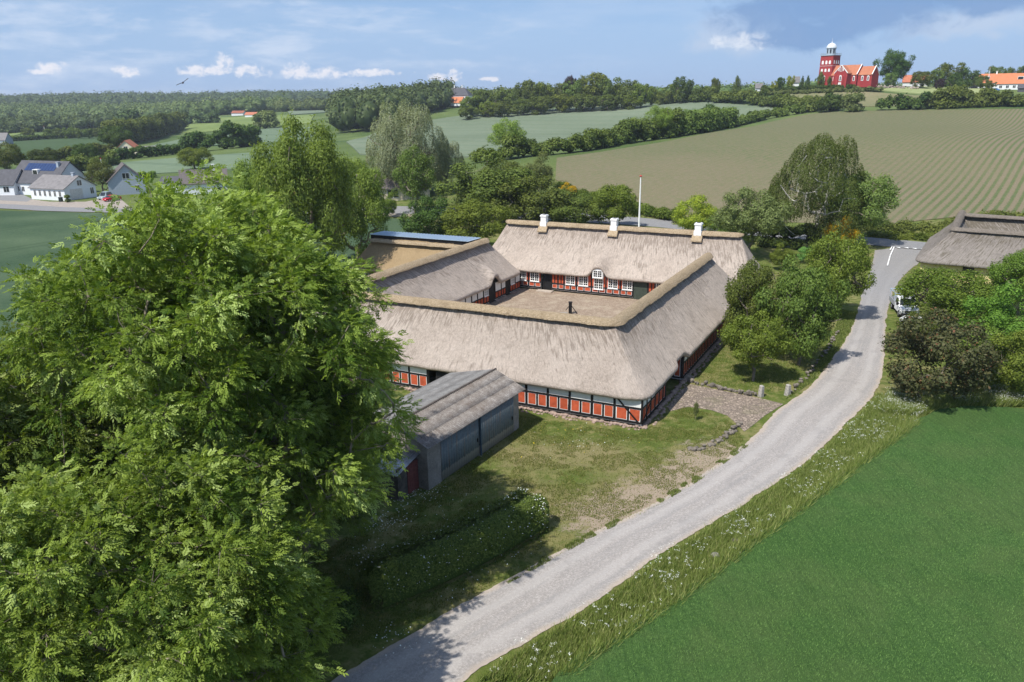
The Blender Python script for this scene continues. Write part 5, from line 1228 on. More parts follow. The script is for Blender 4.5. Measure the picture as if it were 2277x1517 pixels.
# church hill
treepx('round2','dark',1985,192,103,82,'tall dark lime tree right of the red church',name='lime_tree')
CG = 'trees and shrubs in the churchyard'
for i, (x, b, t, w, f, k) in enumerate(((1638,202,167,26,'mid','cone0'),(1590,200,166,28,'mid','far0'),(1735,200,168,24,'dark','far1'),(1757,198,166,22,'yellow','far2'),(1783,197,168,12,'dark','cone0'),(1795,197,167,14,'dark','cone0'),(1823,192,158,22,'mid','cone0'),(1843,192,168,12,'mid','far3'),(1938,192,158,24,'mid','far0'),(1978,195,158,34,'pale','far1'),(1720,204,180,18,'yellow','farbush'),(1856,195,176,14,'bright','farbush'))):
    L = ['spiky fir tree standing apart far left of the church','round tree farthest left of the church','dark rounded tree left of the churchyard hedge','golden tree left of the church','left one of two dark columnar yews','right one of two dark columnar yews','tree against the church tower foot','small bush before the church tower','small tree at the church chancel end','pale shrub tree under the tall churchyard lime','golden bush by the churchyard hedge','tiny bright bush before the church nave'][i]
    treepx(k, f, x, b, t, w, L, 'tree', CG, seed=i+60)
hedge([(1640,209),(1700,207),(1760,203),(1830,200),(1900,199)], 2.2, 2.5, 'dark', 'clipped dark churchyard hedge left of the stone wall', leaf=.6, nper=70, var=.06, seed=45)
hedge([(1700,212),(1800,209),(1900,206),(1960,205)], 2.0, 3.0, 'olive', 'rough weedy strip below the churchyard hedge', leaf=.6, nper=60, var=.3, seed=46, name='weeds', cat='weeds')
RG = 'trees right of the church before the red-roofed houses'
for i, (x, b, t, w, f, k) in enumerate(((2045,198,152,50,'mid','far0'),(2075,196,150,48,'mid','far1'),(2110,196,135,70,'mid','far2'),(2140,197,148,56,'dark','cone0'),(2165,198,155,50,'dark','cone0'),(2120,200,160,46,'dark','cone0'),(2180,199,165,34,'mid','far3'),(2088,200,172,26,'purple','far1'),(2210,186,140,50,'mid','far0'),(2250,186,146,40,'mid','far2'),(2270,186,142,36,'dark','far3'),(2200,200,178,30,'mid','farbush'))):
    L = ['green tree nearest the red roof right of the church','green tree behind the purple beech','tallest green tree right of the church','broad spruce in the middle of the tree group','spruce next to the red-roofed houses','lower spruce at the front of the group','bush-like tree beside the flagpole by the houses','small purple-leaved beech at the front of the group','tree behind the red-roofed houses, left one','tree behind the red-roofed houses, middle one','tree behind the red-roofed houses, right one','low bush before the red-roofed house wall'][i]
    treepx(k, f, x, b, t, w, L, 'tree', RG, seed=i+90)
W_ = lambda *l: [at_dist(px, 230, Y)[:2] for px, Y in l]
wood(W_((745,470),(860,455),(905,500),(1000,600),(1010,660),(900,720),(740,650)), 8, 16, 6.0, 'fardark', 1, nper=60, leaf=1.9)
wood(W_((620,900),(760,860),(1040,800),(1060,950),(760,1050),(600,1040)), 11, 11, 7.0, 'far', 2, nper=44, leaf=2.2)
wood(W_((-150,980),(100,1000),(240,960),(420,900),(560,900),(640,960),(640,1080),(400,1250),(-150,1300)), 14, 15, 8.5, 'far', 3, nper=48, leaf=2.6)
wood(W_((-200,1450),(200,1350),(700,1500),(1000,1700),(1000,2000),(300,1900),(-200,1900)), 17, 19, 10.5, 'fardark', 4, nper=28, leaf=3.6)
wood(W_((-80,640),(10,650),(100,690),(250,700),(255,760),(100,780),(-80,760)), 10, 10, 6.5, 'fardark', 5, nper=50, leaf=2.0)
wood(W_((1430,640),(1500,600),(1640,600),(1830,560),(1840,700),(1640,820),(1430,800)), 11, 8.5, 7, 'far', 6, nper=40, leaf=2.4)
wood(W_((950,1800),(1400,1500),(1900,1500),(2500,1300),(2600,1900),(1000,2300)), 20, 13, 12, 'far', 7, nper=18, leaf=5.0)
wood(W_((2230,640),(2400,640),(2400,800),(2050,900),(2050,760)), 12, 9, 7, 'far', 8, nper=30, leaf=2.6)
wood(W_((1000,640),(1300,640),(1440,600),(1440,700),(1000,760)), 10, 10, 6.5, 'far', 9, nper=40, leaf=2.2)
# verge of tall grass, cow parsley and weeds on the lane's right side
M_GRASSB = foliage('grass_blade', (.075,.115,.020), (.20,.25,.065), .3, tip=(.33,.33,.14), hue=0)
VERGE = PX((1060,1517),(1190,1432),(1335,1345),(1480,1238),(1600,1165),(1710,1095),(1810,1025),(1903,935),(1952,880),(2000,893),(2100,898),(2030,948),(1920,1028),(1800,1118),(1680,1203),(1510,1333),(1370,1423),(1240,1517))
blades('verge_grass', VERGE, 0, 85000, .36, .022, M_GRASSB, (.2,.1), 11)
EDGEP = PX((1225,1517),(1370,1410),(1505,1325),(1680,1190),(1800,1108),(1920,1018),(2030,942),(2040,952),(1928,1036),(1808,1126),(1690,1213),(1520,1345),(1385,1434),(1262,1517))
blades('margin_weeds', EDGEP, 0, 12000, .62, .028, M_GRASSB, (.25,.1), 17)
CREEP = PX((1120,1290),(1320,1180),(1445,1120),(1566,1047),(1655,985),(1668,990),(1575,1058),(1452,1132),(1330,1190),(1130,1300))
blades('creeping_grass', CREEP, .03, 5000, .10, .02, M_GRASSB, (.1,.0), 18, dens=lambda q: np.array([1. if mnoise.noise(Vector((a*1.2, b*1.2, 2))) > .08 else .04 for a, b in q]))
rg = np.random.default_rng(8); cl = []; bl = []
def in_verge(n):
    P = np.array(VERGE); o = []
    while len(o) < n:
        q = rg.uniform(P.min(0), P.max(0))
        if inpoly(q, VERGE) and mnoise.noise(Vector((q[0]*.32, q[1]*.32, 3))) > -.25+.5*rg.random(): o.append(q)
    return o
for q in in_verge(330):
    hh = rg.uniform(.35, .75)
    for _ in range(rg.integers(1, 4)):
        c = q+rg.normal(0, .16, 2); h2 = hh+rg.normal(0, .1)
        for _ in range(6): d = rg.normal(0, .045, 2); cl.append((c[0]+d[0], c[1]+d[1], h2+rg.normal(0, .01)))
flowers('cow_parsley', cl, .029, M_WHITEFL, None)
# clumps of cow parsley by the reddish bush
B2 = PX((1975,880),(2080,905),(2190,880),(2160,850),(2200,860),(2277,905),(2120,912),(2030,930),(1950,925))
cl2 = []
P = np.array(B2)
while len(cl2) < 4200:
    q = rg.uniform(P.min(0), P.max(0))
    if inpoly(q, B2) and mnoise.noise(Vector((q[0]*.5, q[1]*.5, 3))) > .0:
        hh = rg.uniform(.4, 1.0)
        for _ in range(14): cl2.append((*(q+rg.normal(0, .2, 2)), hh+rg.normal(0, .05)))
flowers('cow_parsley', cl2, .032, M_WHITEFL, None, seed=4)
blades('verge_grass', B2, 0, 40000, .6, .03, M_GRASSB, (.2,.1), 12)
# short grass on the lawns
LAWN = PX((700,1480),(1060,1320),(1320,1180),(1440,1122),(1560,1048),(1655,985),(1640,950),(1600,925),(1520,905),(1418,965),(1160,925),(960,1100),(800,1180),(560,1300))
M_LAWN = foliage('lawn_blade', (.065,.095,.014), (.165,.19,.045), .25, tip=(.28,.24,.10), hue=0)
def lawn_dens(q): return np.array([1 if mnoise.noise(Vector((a*.5, b*.5, 0)))+mnoise.noise(Vector((a*1.7, b*1.7, 5)))*.6 > -.05 else .18 for a, b in q])
blades('lawn_grass', LAWN, 0, 90000, .075, .02, M_LAWN, (.1,.0), 13, dens=lawn_dens)
LAWN2 = PX((1545,850),(1690,872),(1742,872),(1795,820),(1838,765),(1850,720),(1700,690),(1640,720),(1560,810))
blades('lawn_grass', LAWN2, 0, 25000, .08, .025, M_LAWN, (.1,.0), 14)
SH = PX((1745,890),(1800,855),(1848,800),(1888,740),(1905,695),(1870,690),(1852,745),(1800,828),(1755,880))
blades('lawn_grass', SH, 0, 14000, .16, .03, M_GRASSB, (.1,.0), 15)
# daisies and dandelions in the grass
dz = []
for px, py, s, n in ((905,1105,1.6,110),(860,1160,1.4,110),(950,1090,1.2,40),(1075,1010,.5,30),(820,1230,1.5,60),(1250,990,3,25),(1330,985,2,16),(1175,1170,.8,14),(860,1420,1.2,45),(960,1120,3.,60),(1020,1300,1.6,20),(1150,1230,1.5,16)):
    c = XY(px, py)
    for _ in range(n): dz.append((c[0]+rg.normal(0, s*.5), c[1]+rg.normal(0, s*.5), .07))
flowers('daisies', dz, .055, M_WHITEFL, None, seed=6)
flowers('dandelions', [(*(np.array(XY(1250,960))+rg.normal(0, 2.6, 2)), .07) for _ in range(45)], .055, M_YELFL, None, seed=7)

hedge([(1500,497),(1580,503),(1640,512)], .9, 3.5, 'olive', 'rough weeds between the maize field and the road behind the laurel', leaf=.3, nper=60, var=.4, seed=71, name='bank_weeds', cat='weeds')
hedge([(1900,505),(1990,514),(2060,517),(2130,508),(2277,494)], 1.1, 5.5, 'mid', 'dark weedy verge between the maize field and the junction', leaf=.3, nper=60, var=.5, seed=72, name='bank_weeds', cat='weeds')
hedge([(1930,524),(2000,531),(2080,532)], .6, 3.5, 'lime', 'grassy weeds along the road edge at the junction', leaf=.25, nper=60, var=.5, seed=73, name='bank_weeds', cat='weeds')
# ------------------------------------------------------------------ other buildings
M_TILE = plain('red_roof_tiles', (.42,.15,.085), .85, var=.18, scale=1.5)
M_TILE2 = plain('orange_roof_tiles', (.50,.18,.085), .85, var=.15, scale=1.2)
M_SLATE = plain('grey_fibre_roof', (.19,.18,.18), .85, var=.2, scale=1.2)
M_DARKR = plain('dark_roof', (.085,.085,.095), .8, var=.2, scale=1.2)
M_BROWNR = plain('brown_grey_roof', (.12,.105,.10), .85, var=.2)
M_WHITE = plain('white_wall', (.72,.74,.76), .85, var=.05); M_CREAM = plain('cream_wall', (.74,.68,.50), .85, var=.05)
M_GREYW = plain('blue_grey_wall', (.34,.39,.45), .85, var=.06); M_YW = plain('yellow_wash', (.62,.52,.25), .9, var=.08)
M_BRICK = plain('cream_brick', (.52,.46,.34), .9, var=.12, scale=4)
def gabled(name, org, rz, L, W, he, hr, wm, rm, label, cat='house', wins=(), doors=(), chims=(), over=.35, hip=0, group=None, z=None, dormers=()):
    """rectangular house: x along its length, y its depth; faces f (y=0) b (y=W) l (x=0) r (x=L)"""
    zz = tz(org[0]+L/2*math.cos(R(rz)), org[1]+L/2*math.sin(R(rz))) if z is None else z
    r = empty(name, (org[0], org[1], zz), label, cat, group, rz=R(rz))
    mb = MB()
    if hip: mb.box(0, L, 0, W, -.8, he)
    else:
        vs = []
        for x in (0, L): vs += [(x,0,-.8),(x,W,-.8),(x,W,he),(x,W/2,hr-.08),(x,0,he)]
        mb.add(vs, [(0,1,2,3,4),(9,8,7,6,5),(0,5,6,1),(1,6,7,2),(4,9,5,0),(2,7,8,3),(3,8,9,4)])
    wall = mb.build('wall', wm, r); mb = MB(); t = .16; e = over; k = (hr-he)/(W/2); dz = k*e
    h0 = hip
    for s in (0, 1):
        y0, y1 = (-e, W/2) if s == 0 else (W+e, W/2)
        a, b, c, d = (-e,y0,he-dz), (L+e,y0,he-dz), (L+e*(0 if hip else 1)-h0,y1,hr), (-e*(0 if hip else 1)+h0,y1,hr)
        mb.hexa([a,b,c,d]+[(p[0],p[1],p[2]+t) for p in (a,b,c,d)])
    if hip:
        for x0, x1 in ((-e, h0), (L+e, L-h0)):
            a, b, c, d = (x0,-e,he-dz), (x0,W+e,he-dz), (x1,W/2+.05,hr-.01), (x1,W/2-.05,hr-.01); mb.hexa([a,b,c,d]+[(p[0],p[1],p[2]+t) for p in (a,b,c,d)])
    rf = mb.build('roof', rm, r)
    def place(face, s, h, w, ht, pr=.04):
        if face == 'f': return (s-w/2, s+w/2, -pr, .05, h, h+ht)
        if face == 'b': return (s-w/2, s+w/2, W-.05, W+pr, h, h+ht)
        if face == 'l': return (-pr, .05, s-w/2, s+w/2, h, h+ht)
        return (L-.05, L+pr, s-w/2, s+w/2, h, h+ht)
    for (face, s, h, w, ht) in wins:
        mb = MB(); mb.box(*place(face, s, h, w, ht, .05)); fr = mb.build('window', M_WIN, r)
        mb = MB()
        for i in (0, 1):
            ww = w/2-.09
            mb.box(*place(face, s+(i-.5)*(w/2), h+.08, ww, ht-.16, .065))
        mb.build('pane', glass(), fr)
    for (face, s, w, ht, m_) in doors: mb = MB(); mb.box(*place(face, s, 0, w, ht, .06)); mb.build('door', m_, r)
    for (x, y, hh, m_) in chims:
        mb = MB(); zb = hr-abs(y-W/2)*k; mb.box(x-.35,x+.35,y-.35,y+.35,zb-.5,zb+hh-.15); mb.box(x-.42,x+.42,y-.42,y+.42,zb+hh-.15,zb+hh); mb.build('chimney', m_, rf)
    for (x, s, w, ht) in dormers:   # s 0 front 1 back
        y = W*.18 if s == 0 else W*.82; mb = MB(); zb = he+k*W*.18; y2 = W/2; mb.hexa([(x-w/2,y,zb-.3),(x+w/2,y,zb-.3),(x+w/2,y2,zb),(x-w/2,y2,zb),(x-w/2,y,zb+ht),(x+w/2,y,zb+ht),(x+w/2,y2,zb+ht+.1),(x-w/2,y2,zb+ht+.1)])
        d_ = mb.build('dormer', M_WIN, rf); mb = MB(); sg = -1 if s == 0 else 1; mb.box(x-w/2+.15,x+w/2-.15,min(y,y+sg*.04),max(y,y+sg*.04),zb+.1,zb+ht-.15)
        d_['kind_note'] = 0; del d_['kind_note']; g_ = mb.build('window', glass(), d_)
    return r
VGRP = 'houses of the village on the left'
w6 = [('f', 1.6+1.75*i, .9, .75, 1.5) for i in range(6)]
gabled('workshop', (-118.9,193.2), -23, 12, 8.8, 2.9, 5.5, M_WHITE, M_SLATE, 'white workshop with six tall windows, grey roof and blue-grey gable', wins=w6+[('r', 4.4, 3.2, 1.3, 1.4),('r',7.6,.9,1.,1.6)], doors=(('r',3.2,3.4,2.6,plain('pale_gate',(.6,.58,.55),.8)),), chims=((10.5,4.4,.9,M_GREYW),), cat='workshop', group=VGRP)
r_ = gabled('house', (-131.5,205.0), -22, 17, 10.5, 3.3, 8.2, M_WHITE, M_DARKR, 'white house with dark roof carrying a row of blue solar panels', wins=[('f',1.5,.9,1,1.3),('f',3.4,.9,1,1.3),('f',5.2,.9,1,1.3)], chims=((14.5,4,1.2,M_GREYW),), dormers=((8.2,0,1.8,1.3),), group=VGRP)
mb = MB(); k = (8.2-3.3)/5.25
for i in range(10):
    x = 3.2+i*1.1; mb.hexa([(x,2.7,3.3+k*2.7+.20),(x+1.02,2.7,3.3+k*2.7+.20),(x+1.02,4.5,3.3+k*4.5+.20),(x,4.5,3.3+k*4.5+.20),(x,2.7,3.3+k*2.7+.26),(x+1.02,2.7,3.3+k*2.7+.26),(x+1.02,4.5,3.3+k*4.5+.26),(x,4.5,3.3+k*4.5+.26)])
mb.build('solar_panels', plain('solar_blue', (.03,.055,.14), .3, .2), r_)
gabled('village_barn', (-147,203), -3, 18.5, 8, 2.8, 6.2, M_WHITE, M_DARKR, 'long white barn with dark roof at the left edge of the picture', wins=[('f',16.5,.8,1.5,1.5),('f',10.5,.9,1,1)], cat='barn', group=VGRP)
gabled('house', (-94.5,202.5), 118, 11, 8.6, 3.4, 7.4, M_GREYW, M_BROWNR, 'blue-grey gabled house with a cross-barred attic window behind the village tree', wins=[('l',4.3,4.0,1.6,1.5),('l',2,.9,1,1.4)], group=VGRP)
gabled('house', (-91.5,204), 5, 5.5, 7, 2.4, 3.7, M_WHITE, M_DARKR, 'low flat dark-roofed annex right of the blue-grey gabled house', group=VGRP)
gabled('house', (-83.0,197), 20, 11, 8.5, 2.8, 5.8, M_WHITE, M_BROWNR, 'dark brown roofed house with one white chimney peeping over the ash tree', chims=((8,4,1.5,M_WIN),), group=VGRP)
gabled('house', (-163.5,347), 104, 11, 8.6, 2.8, 6.6, M_CREAM, M_TILE, 'cream gabled house with red roof alone among the fields', wins=[('l',4.3,2.8,1.6,1.5)])
gabled('garage', (-162.9,350), 4, 8, 6, 2.4, 3.6, M_DARKR, M_SLATE, 'low grey-roofed open garage right of the cream gabled house', cat='garage', doors=(('f',4,5,1.8,M_TIMBER),))
gabled('bungalow', (-31,160.5), 14, 14.5, 9, 2.7, 5.6, M_BRICK, M_BROWNR, 'cream brick bungalow with dark tiled roof behind the slender tree', wins=[('f',2.2,.6,2.2,1.8),('f',6.8,.6,2.4,1.8),('f',11.4,.6,2.4,1.8),('r',5.5,1,.8,1.1)], cat='house')
gabled('house', (-46,163), 12, 11, 8, 2.8, 5.4, M_WHITE, M_TILE, 'white house with red tiles glimpsed through the very tall ash', wins=[('f',3,.9,1.4,1.3),('f',7,.9,1.4,1.3)])
# parasol
pp = np.array((-33.6,158.6)); ps_ = empty('parasol', (pp[0],pp[1],tz(*pp)), 'small red parasol at the left corner of the cream bungalow', 'parasol')
mb = MB(); mb.lathe([(1.5,1.9),(1.1,2.15),(.5,2.4),(.0,2.5),(0,2.46),(.5,2.36),(1.1,2.1),(1.46,1.86)], n=8); mb.build('canopy', plain('red_cloth', (.55,.02,.03), .8), ps_)
mb = MB(); mb.tube([(0,0,0),(0,0,2.45)], .03, 6); mb.build('pole', M_WIN, ps_)
# scattered far farms
def fpx(name, px, py, w, lab, wm=M_WHITE, rm=M_TILE, rz=-10, asp=.6, he=2.6, up=4.8, **k):
    p = G(px, py); dep = p[1]*math.cos(PITCH)+6; L = w/F_PX*dep; return gabled(name, (p[0], p[1]), rz, L, L*asp, he, up, wm, rm, lab, **k)
fpx('farmhouse', 108,262,16,'tiny red-roofed farm, left one beyond the meadow on the left', wins=[('f',3,.8,2,1.2)])
fpx('farmhouse', 127,262,16,'white farmhouse with red roof between the tiny left farm and the round bush'); fpx('farmhouse', 146,261,16,'red-roofed farmhouse farthest right of the three on the left', rz=12)
fpx('farmhouse', 184,265,14,'small grey-roofed cottage by the dark trees on the left', rm=M_SLATE)
fpx('farmhouse', 333,256,16,'small red roof half hidden in the wood edge', rz=5); fpx('farmhouse', 515,258,28,'brown-red roofed long farm at the wood edge above the meadow', rm=plain('old_tiles',(.28,.10,.06),.9)); fpx('farmhouse', 545,262,26,'bright red-roofed farm right of the brown-red one')
fpx('farmhouse', 731,243,17,'lonely white house with grey roof at the edge of the dark wood', rm=M_SLATE, rz=20)
fpx('cottage', 1680,204,14,'low thatched cottage among the churchyard bushes', rm=M_SHEET if False else M_SLATE, he=2, up=4); fpx('cottage', 1762,193,13,'small white cottage behind the golden churchyard tree', rm=M_SLATE, up=5, rz=-20)
fpx('village_house', -14,322,34,'grey gabled house cut by the left edge under the round trees', rm=M_SLATE, wm=M_GREYW, rz=-15, he=3, up=7)
# manor
p = at_dist(1015,243,600); mz = tz(p[0], p[1])
mn = gabled('manor', (p[0]-9, p[1]), -14, 19, 12, 6.2, 11.5, M_WHITE, M_DARKR, 'white manor with dark hipped roof and two chimneys at the grove edge', hip=4.5, chims=((6.5,6,1.9,M_WIN),(12.5,6,1.9,M_WIN)), wins=[('f',2+2.5*i,3.2,1.1,1.8) for i in range(7)], cat='manor', z=mz+2.0)
gabled('outbuilding', (p[0]-5.5, p[1]-9), -30, 11, 8, 1.6, 5.4, M_WHITE, M_TILE2, 'red-roofed outbuilding before the white manor', cat='outbuilding', z=mz+1.5)

# church
M_CH = plain('church_red', (.34,.042,.042), .9, var=.12, scale=.5); M_CHT = plain('church_tiles', (.40,.155,.085), .9, var=.12, scale=.6); M_LEAD = plain('lead_dome', (.62,.66,.70), .5, var=.06); M_LANT = plain('lantern_grey', (.36,.42,.47), .6, var=.1)
cp = G(1819, 190); CR = empty('church', (cp[0], cp[1], cp[2]-.5), 'red church with square domed tower and tiled roofs on the hilltop', 'church', rz=R(-52))
CR.scale = (.87,.87,.88)
def cbox(mb, x0,x1,y0,y1,z0,z1): mb.box(x0,x1,y0,y1,z0,z1)
T = 8.2; TH_ = 17.6
mb = MB(); mb.hexa([(-.25,-.25,-1),(T+.2,-.25,-1),(T+.2,T+.2,-1),(-.25,T+.2,-1),(0,0,TH_),(T,0,TH_),(T,T,TH_),(0,T,TH_)]); tw = mb.build('tower', M_CH, CR)
mb = MB(); mb.box(-.4,T+.4,-.4,T+.4,TH_,TH_+.35)
for a in np.linspace(-.3, T+.3, 12):
    for q in ((a,-.3),(a,T+.3),(-.3,a),(T+.3,a)): mb.box(q[0]-.04,q[0]+.04,q[1]-.04,q[1]+.04,TH_+.35,TH_+1.25)
for (x0,x1,y0,y1) in ((-.35,T+.35,-.36,-.26),(-.35,T+.35,T+.26,T+.36),(-.36,-.26,-.26,T+.26),(T+.26,T+.36,-.26,T+.26)): mb.box(x0,x1,y0,y1,TH_+1.25,TH_+1.36)
mb.build('parapet', M_LANT, tw)
def octp(r, z, c=(T/2, T/2)): return [(c[0]+r*math.cos(math.pi/8+math.pi/4*i), c[1]+r*math.sin(math.pi/8+math.pi/4*i), z) for i in range(8)]
mb = MB(); mb.lathe([(2.75,TH_+.35),(2.75,TH_+4.0),(3.0,TH_+4.05),(3.0,TH_+4.4)], (T/2,T/2,0), 8); ln = mb.build('lantern', M_LANT, tw)
mb = MB(); 
for i in range(8): a = math.pi/4*(i+.5)*1; x, y = T/2+2.58*math.cos(a), T/2+2.58*math.sin(a); mb.bar((x,y,TH_+1.2),(x,y,TH_+3.6),.95,.12,up=(math.cos(a),math.sin(a),0)) 
mb.build('window', glass(), ln)
mb = MB(); mb.lathe([(3.05,TH_+4.4),(2.95,TH_+5.0),(2.6,TH_+5.9),(1.9,TH_+6.7),(1.0,TH_+7.2),(.35,TH_+7.35),(.3,TH_+7.9),(.08,TH_+8.1),(.05,TH_+10.2)], (T/2,T/2,0), 16); mb.build('dome', M_LEAD, tw)
def cwin(par, face, s, z, w, h, off, arch=True):
    """white arched window recess on face f (y=off, looking -y) or r (x=off, looking +x)"""
    n = 8; pts = [(-w/2,0),(w/2,0)]+[(w/2*math.cos(math.pi*i/n), h-w/2+w/2*math.sin(math.pi*i/n)) for i in range(n+1)]
    f = (lambda a, b, d: (s+a, off-d, z+b)) if face == 'f' else (lambda a, b, d: (off+d, s+a, z+b))
    mb = MB(); m_ = len(pts); mb.add([f(a,b,.12) for a, b in pts]+[f(a,b,-.1) for a, b in pts], [tuple(range(m_)), tuple(range(2*m_-1, m_-1, -1))]+[(i, m_+i, m_+(i+1)%m_, (i+1)%m_) for i in range(m_)])
    o = mb.build('window', M_WIN, par)
    if h > 2.2:
        mb = MB(); mb.add([f(a*.5,.3+b*.72,.16) for a, b in pts]+[f(a*.5,.3+b*.72,.0) for a, b in pts], [tuple(range(m_)), tuple(range(2*m_-1, m_-1, -1))]+[(i, m_+i, m_+(i+1)%m_, (i+1)%m_) for i in range(m_)]); mb.build('pane', glass(), o)
for s in (1.7,4.1,6.4): cwin(tw,'f',s,12.7,1.3,2.1,.0); cwin(tw,'r',s,12.8,.95,2.1,T)
for s in (1.7,4.1,6.4): cwin(tw,'f',s,8.3,1.25,1.8,-.12)
cwin(tw,'f',3.6,3.2,1.6,2.9,-.18)
mb = MB(); mb.box(-.12,T+.12,-.18,-.05,11.6,11.75); mb.box(T+.02,T+.14,-.1,T,11.6,11.75); mb.build('cornice', M_WIN, tw)
def cnave(x0, x1, y0, y1, he, hr, name='nave', axis='x', ends=(1,1)):
    mb = MB(); ym = (y0+y1)/2; xm = (x0+x1)/2
    if axis == 'x':
        vs = [];
        for x in (x0, x1): vs += [(x,y0,-1),(x,y1,-1),(x,y1,he),(x,ym,hr),(x,y0,he)]
    else:
        vs = []
        for y in (y0, y1): vs += [(x0,y,-1),(x1,y,-1),(x1,y,he),(xm,y,hr),(x0,y,he)]
    mb.add(vs, [(0,1,2,3,4),(9,8,7,6,5),(0,5,6,1),(1,6,7,2),(4,9,5,0),(2,7,8,3),(3,8,9,4)]); w = mb.build(name, M_CH, CR)
    mb = MB(); t = .2; e = .3
    if axis == 'x':
        k = (hr-he)/(ym-y0)
        for ya in (y0-e, y1+e): q = [(x0+.3,ya,he-k*e+.03),(x1-.3,ya,he-k*e+.03),(x1-.3,ym,hr+.03),(x0+.3,ym,hr+.03)]; mb.hexa(q+[(a,b,c+t) for a,b,c in q])
    else:
        k = (hr-he)/(xm-x0)
        for xa in (x0-e, x1+e): q = [(xa,y0+.3,he-k*e+.03),(xa,y1,he-k*e+.03),(xm,y1,hr+.03),(xm,y0+.3,hr+.03)]; mb.hexa(q+[(a,b,c+t) for a,b,c in q])
    mb.build('roof', M_CHT, w); mb = MB()
    if axis == 'x':
        for x, on in zip((x0, x1), ends):
            if on:
                for ya in (y0-.15, y1+.15): mb.bar((x,ya,he+.05),(x,ym,hr+.45),.45,.35)
    else:
        for xa in (x0-.15, x1+.15): mb.bar((xa,y0,he+.05),(xm,y0,hr+.45),.45,.35)
    if mb.v: mb.build('gable_coping', M_WIN, w)
    return w
nv = cnave(T, 25, -.6, T+.6, 6.2, 11.6, ends=(0,1)); ch = cnave(25.4, 34, .2, T-.2, 6.0, 10.5, 'chancel', ends=(0,1)); tr = cnave(13.2, 21.5, -5.2, -.4, 7.0, 11.2, 'transept', axis='y')
for s, z, h in ((15.9,8.3,1.8),(16.8,8.0,2.4),(17.8,8.0,2.4),(18.7,8.3,1.8)): cwin(tr,'f',s,z,.5,h,-5.2)
cwin(tr,'f',17.3,2.6,1.5,3.4,-5.2); cwin(nv,'f',10.6,2.6,1.5,2.9,-.6); cwin(nv,'f',23.3,2.6,1.3,2.9,-.6); cwin(ch,'f',28.2,2.6,1.4,2.9,.2); cwin(ch,'f',31.8,2.6,1.4,2.9,.2)
mb = MB()
for x in (13.3, 15.6, 19.1, 21.3): mb.hexa([(x-.3,-6.2,-1),(x+.3,-6.2,-1),(x+.3,-5.2,-1),(x-.3,-5.2,-1),(x-.3,-5.5,5.6),(x+.3,-5.5,5.6),(x+.3,-5.2,5.8),(x-.3,-5.2,5.8)])
mb.build('buttress', M_CH, tr); mb = MB(); mb.box(16.4,18.2,-5.5,-5.15,-.5,1.9); mb.build('door', M_WIN, tr)
mb = MB(); mb.box(11.8,12.5,-.9,-.55,-.5,2.2); mb.build('downpipe', M_WIN, nv)
def field_wall(path, h, w, lab, rmin=.16, rmax=.3, mat=None, world=True, name='stone_wall', cat='stone wall', seed=0, hfun=None):
    P = densify([p if world else XY(*p) for p in path], 8); rd = random.Random(seed); mb = MB(); cum = 0; d0 = 0
    for a, b in zip(P[:-1], P[1:]):
        L = np.hypot(*(b-a)); dv = (b-a)/max(L, 1e-6); nv_ = np.array((-dv[1], dv[0])); n = max(1, int(L*w*h/(rmin*rmax*2.2)))
        for _ in range(n):
            t = rd.random(); c = a+(b-a)*t+nv_*rd.uniform(-.5,.5)*w; r = rd.uniform(rmin, rmax); zz = tz(*c); mb.stone((c[0], c[1], zz+rd.uniform(.0, max(.02, h-r*.6))), r, rd, 1, .8)
    o = mb.build(name, mat or M_STONE, fix=False); tag(o, lab, cat); return o
M_STONE = plain('field_stone', (.165,.145,.12), .9, var=.45, scale=2.2, bump=.3)
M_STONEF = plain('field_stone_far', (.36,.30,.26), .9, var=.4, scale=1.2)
field_wall([at_dist(a,190,b)[:2] for a, b in ((1806,cp[1]-8),(1880,cp[1]-14),(1960,cp[1]-20),(2043,cp[1]-26))], 1.7, 1.0, 'long fieldstone churchyard wall in front of the church', .35, .6, M_STONEF, seed=4)
gabled('house', tuple(G(2008,183)[:2]), -25, 12, 9, 2.5, 6.0, M_WHITE, M_TILE, 'small red-roofed house right of the tall churchyard lime')
hA = G(2168,196); hB = G(2214,199)
gabled('house', tuple(hA[:2]), -32, 18, 9, 3.0, 7.4, M_WHITE, M_TILE2, 'white house with orange roof, left one at the right edge of the hill', wins=[('f',2+3*i,.9,1.3,1.4) for i in range(5)], dormers=((5,0,2.4,1.6),(13,0,2.4,1.6)), chims=((9,4.5,1.4,M_WIN),))
gabled('house', tuple(hB[:2]), -38, 24, 10, 3.2, 8.0, M_WHITE, M_TILE2, 'large orange-roofed house at the right edge with roof windows', wins=[('f',2+3*i,.9,1.3,1.4) for i in range(7)], dormers=((10,0,2.6,1.6),), chims=((12,5,1.4,M_WIN),))
gabled('shed', tuple(G(2262,205)[:2]), -35, 12, 7, 2.0, 3.8, M_DARKR, M_DARKR, 'black low shed under the large orange-roofed house', cat='shed')
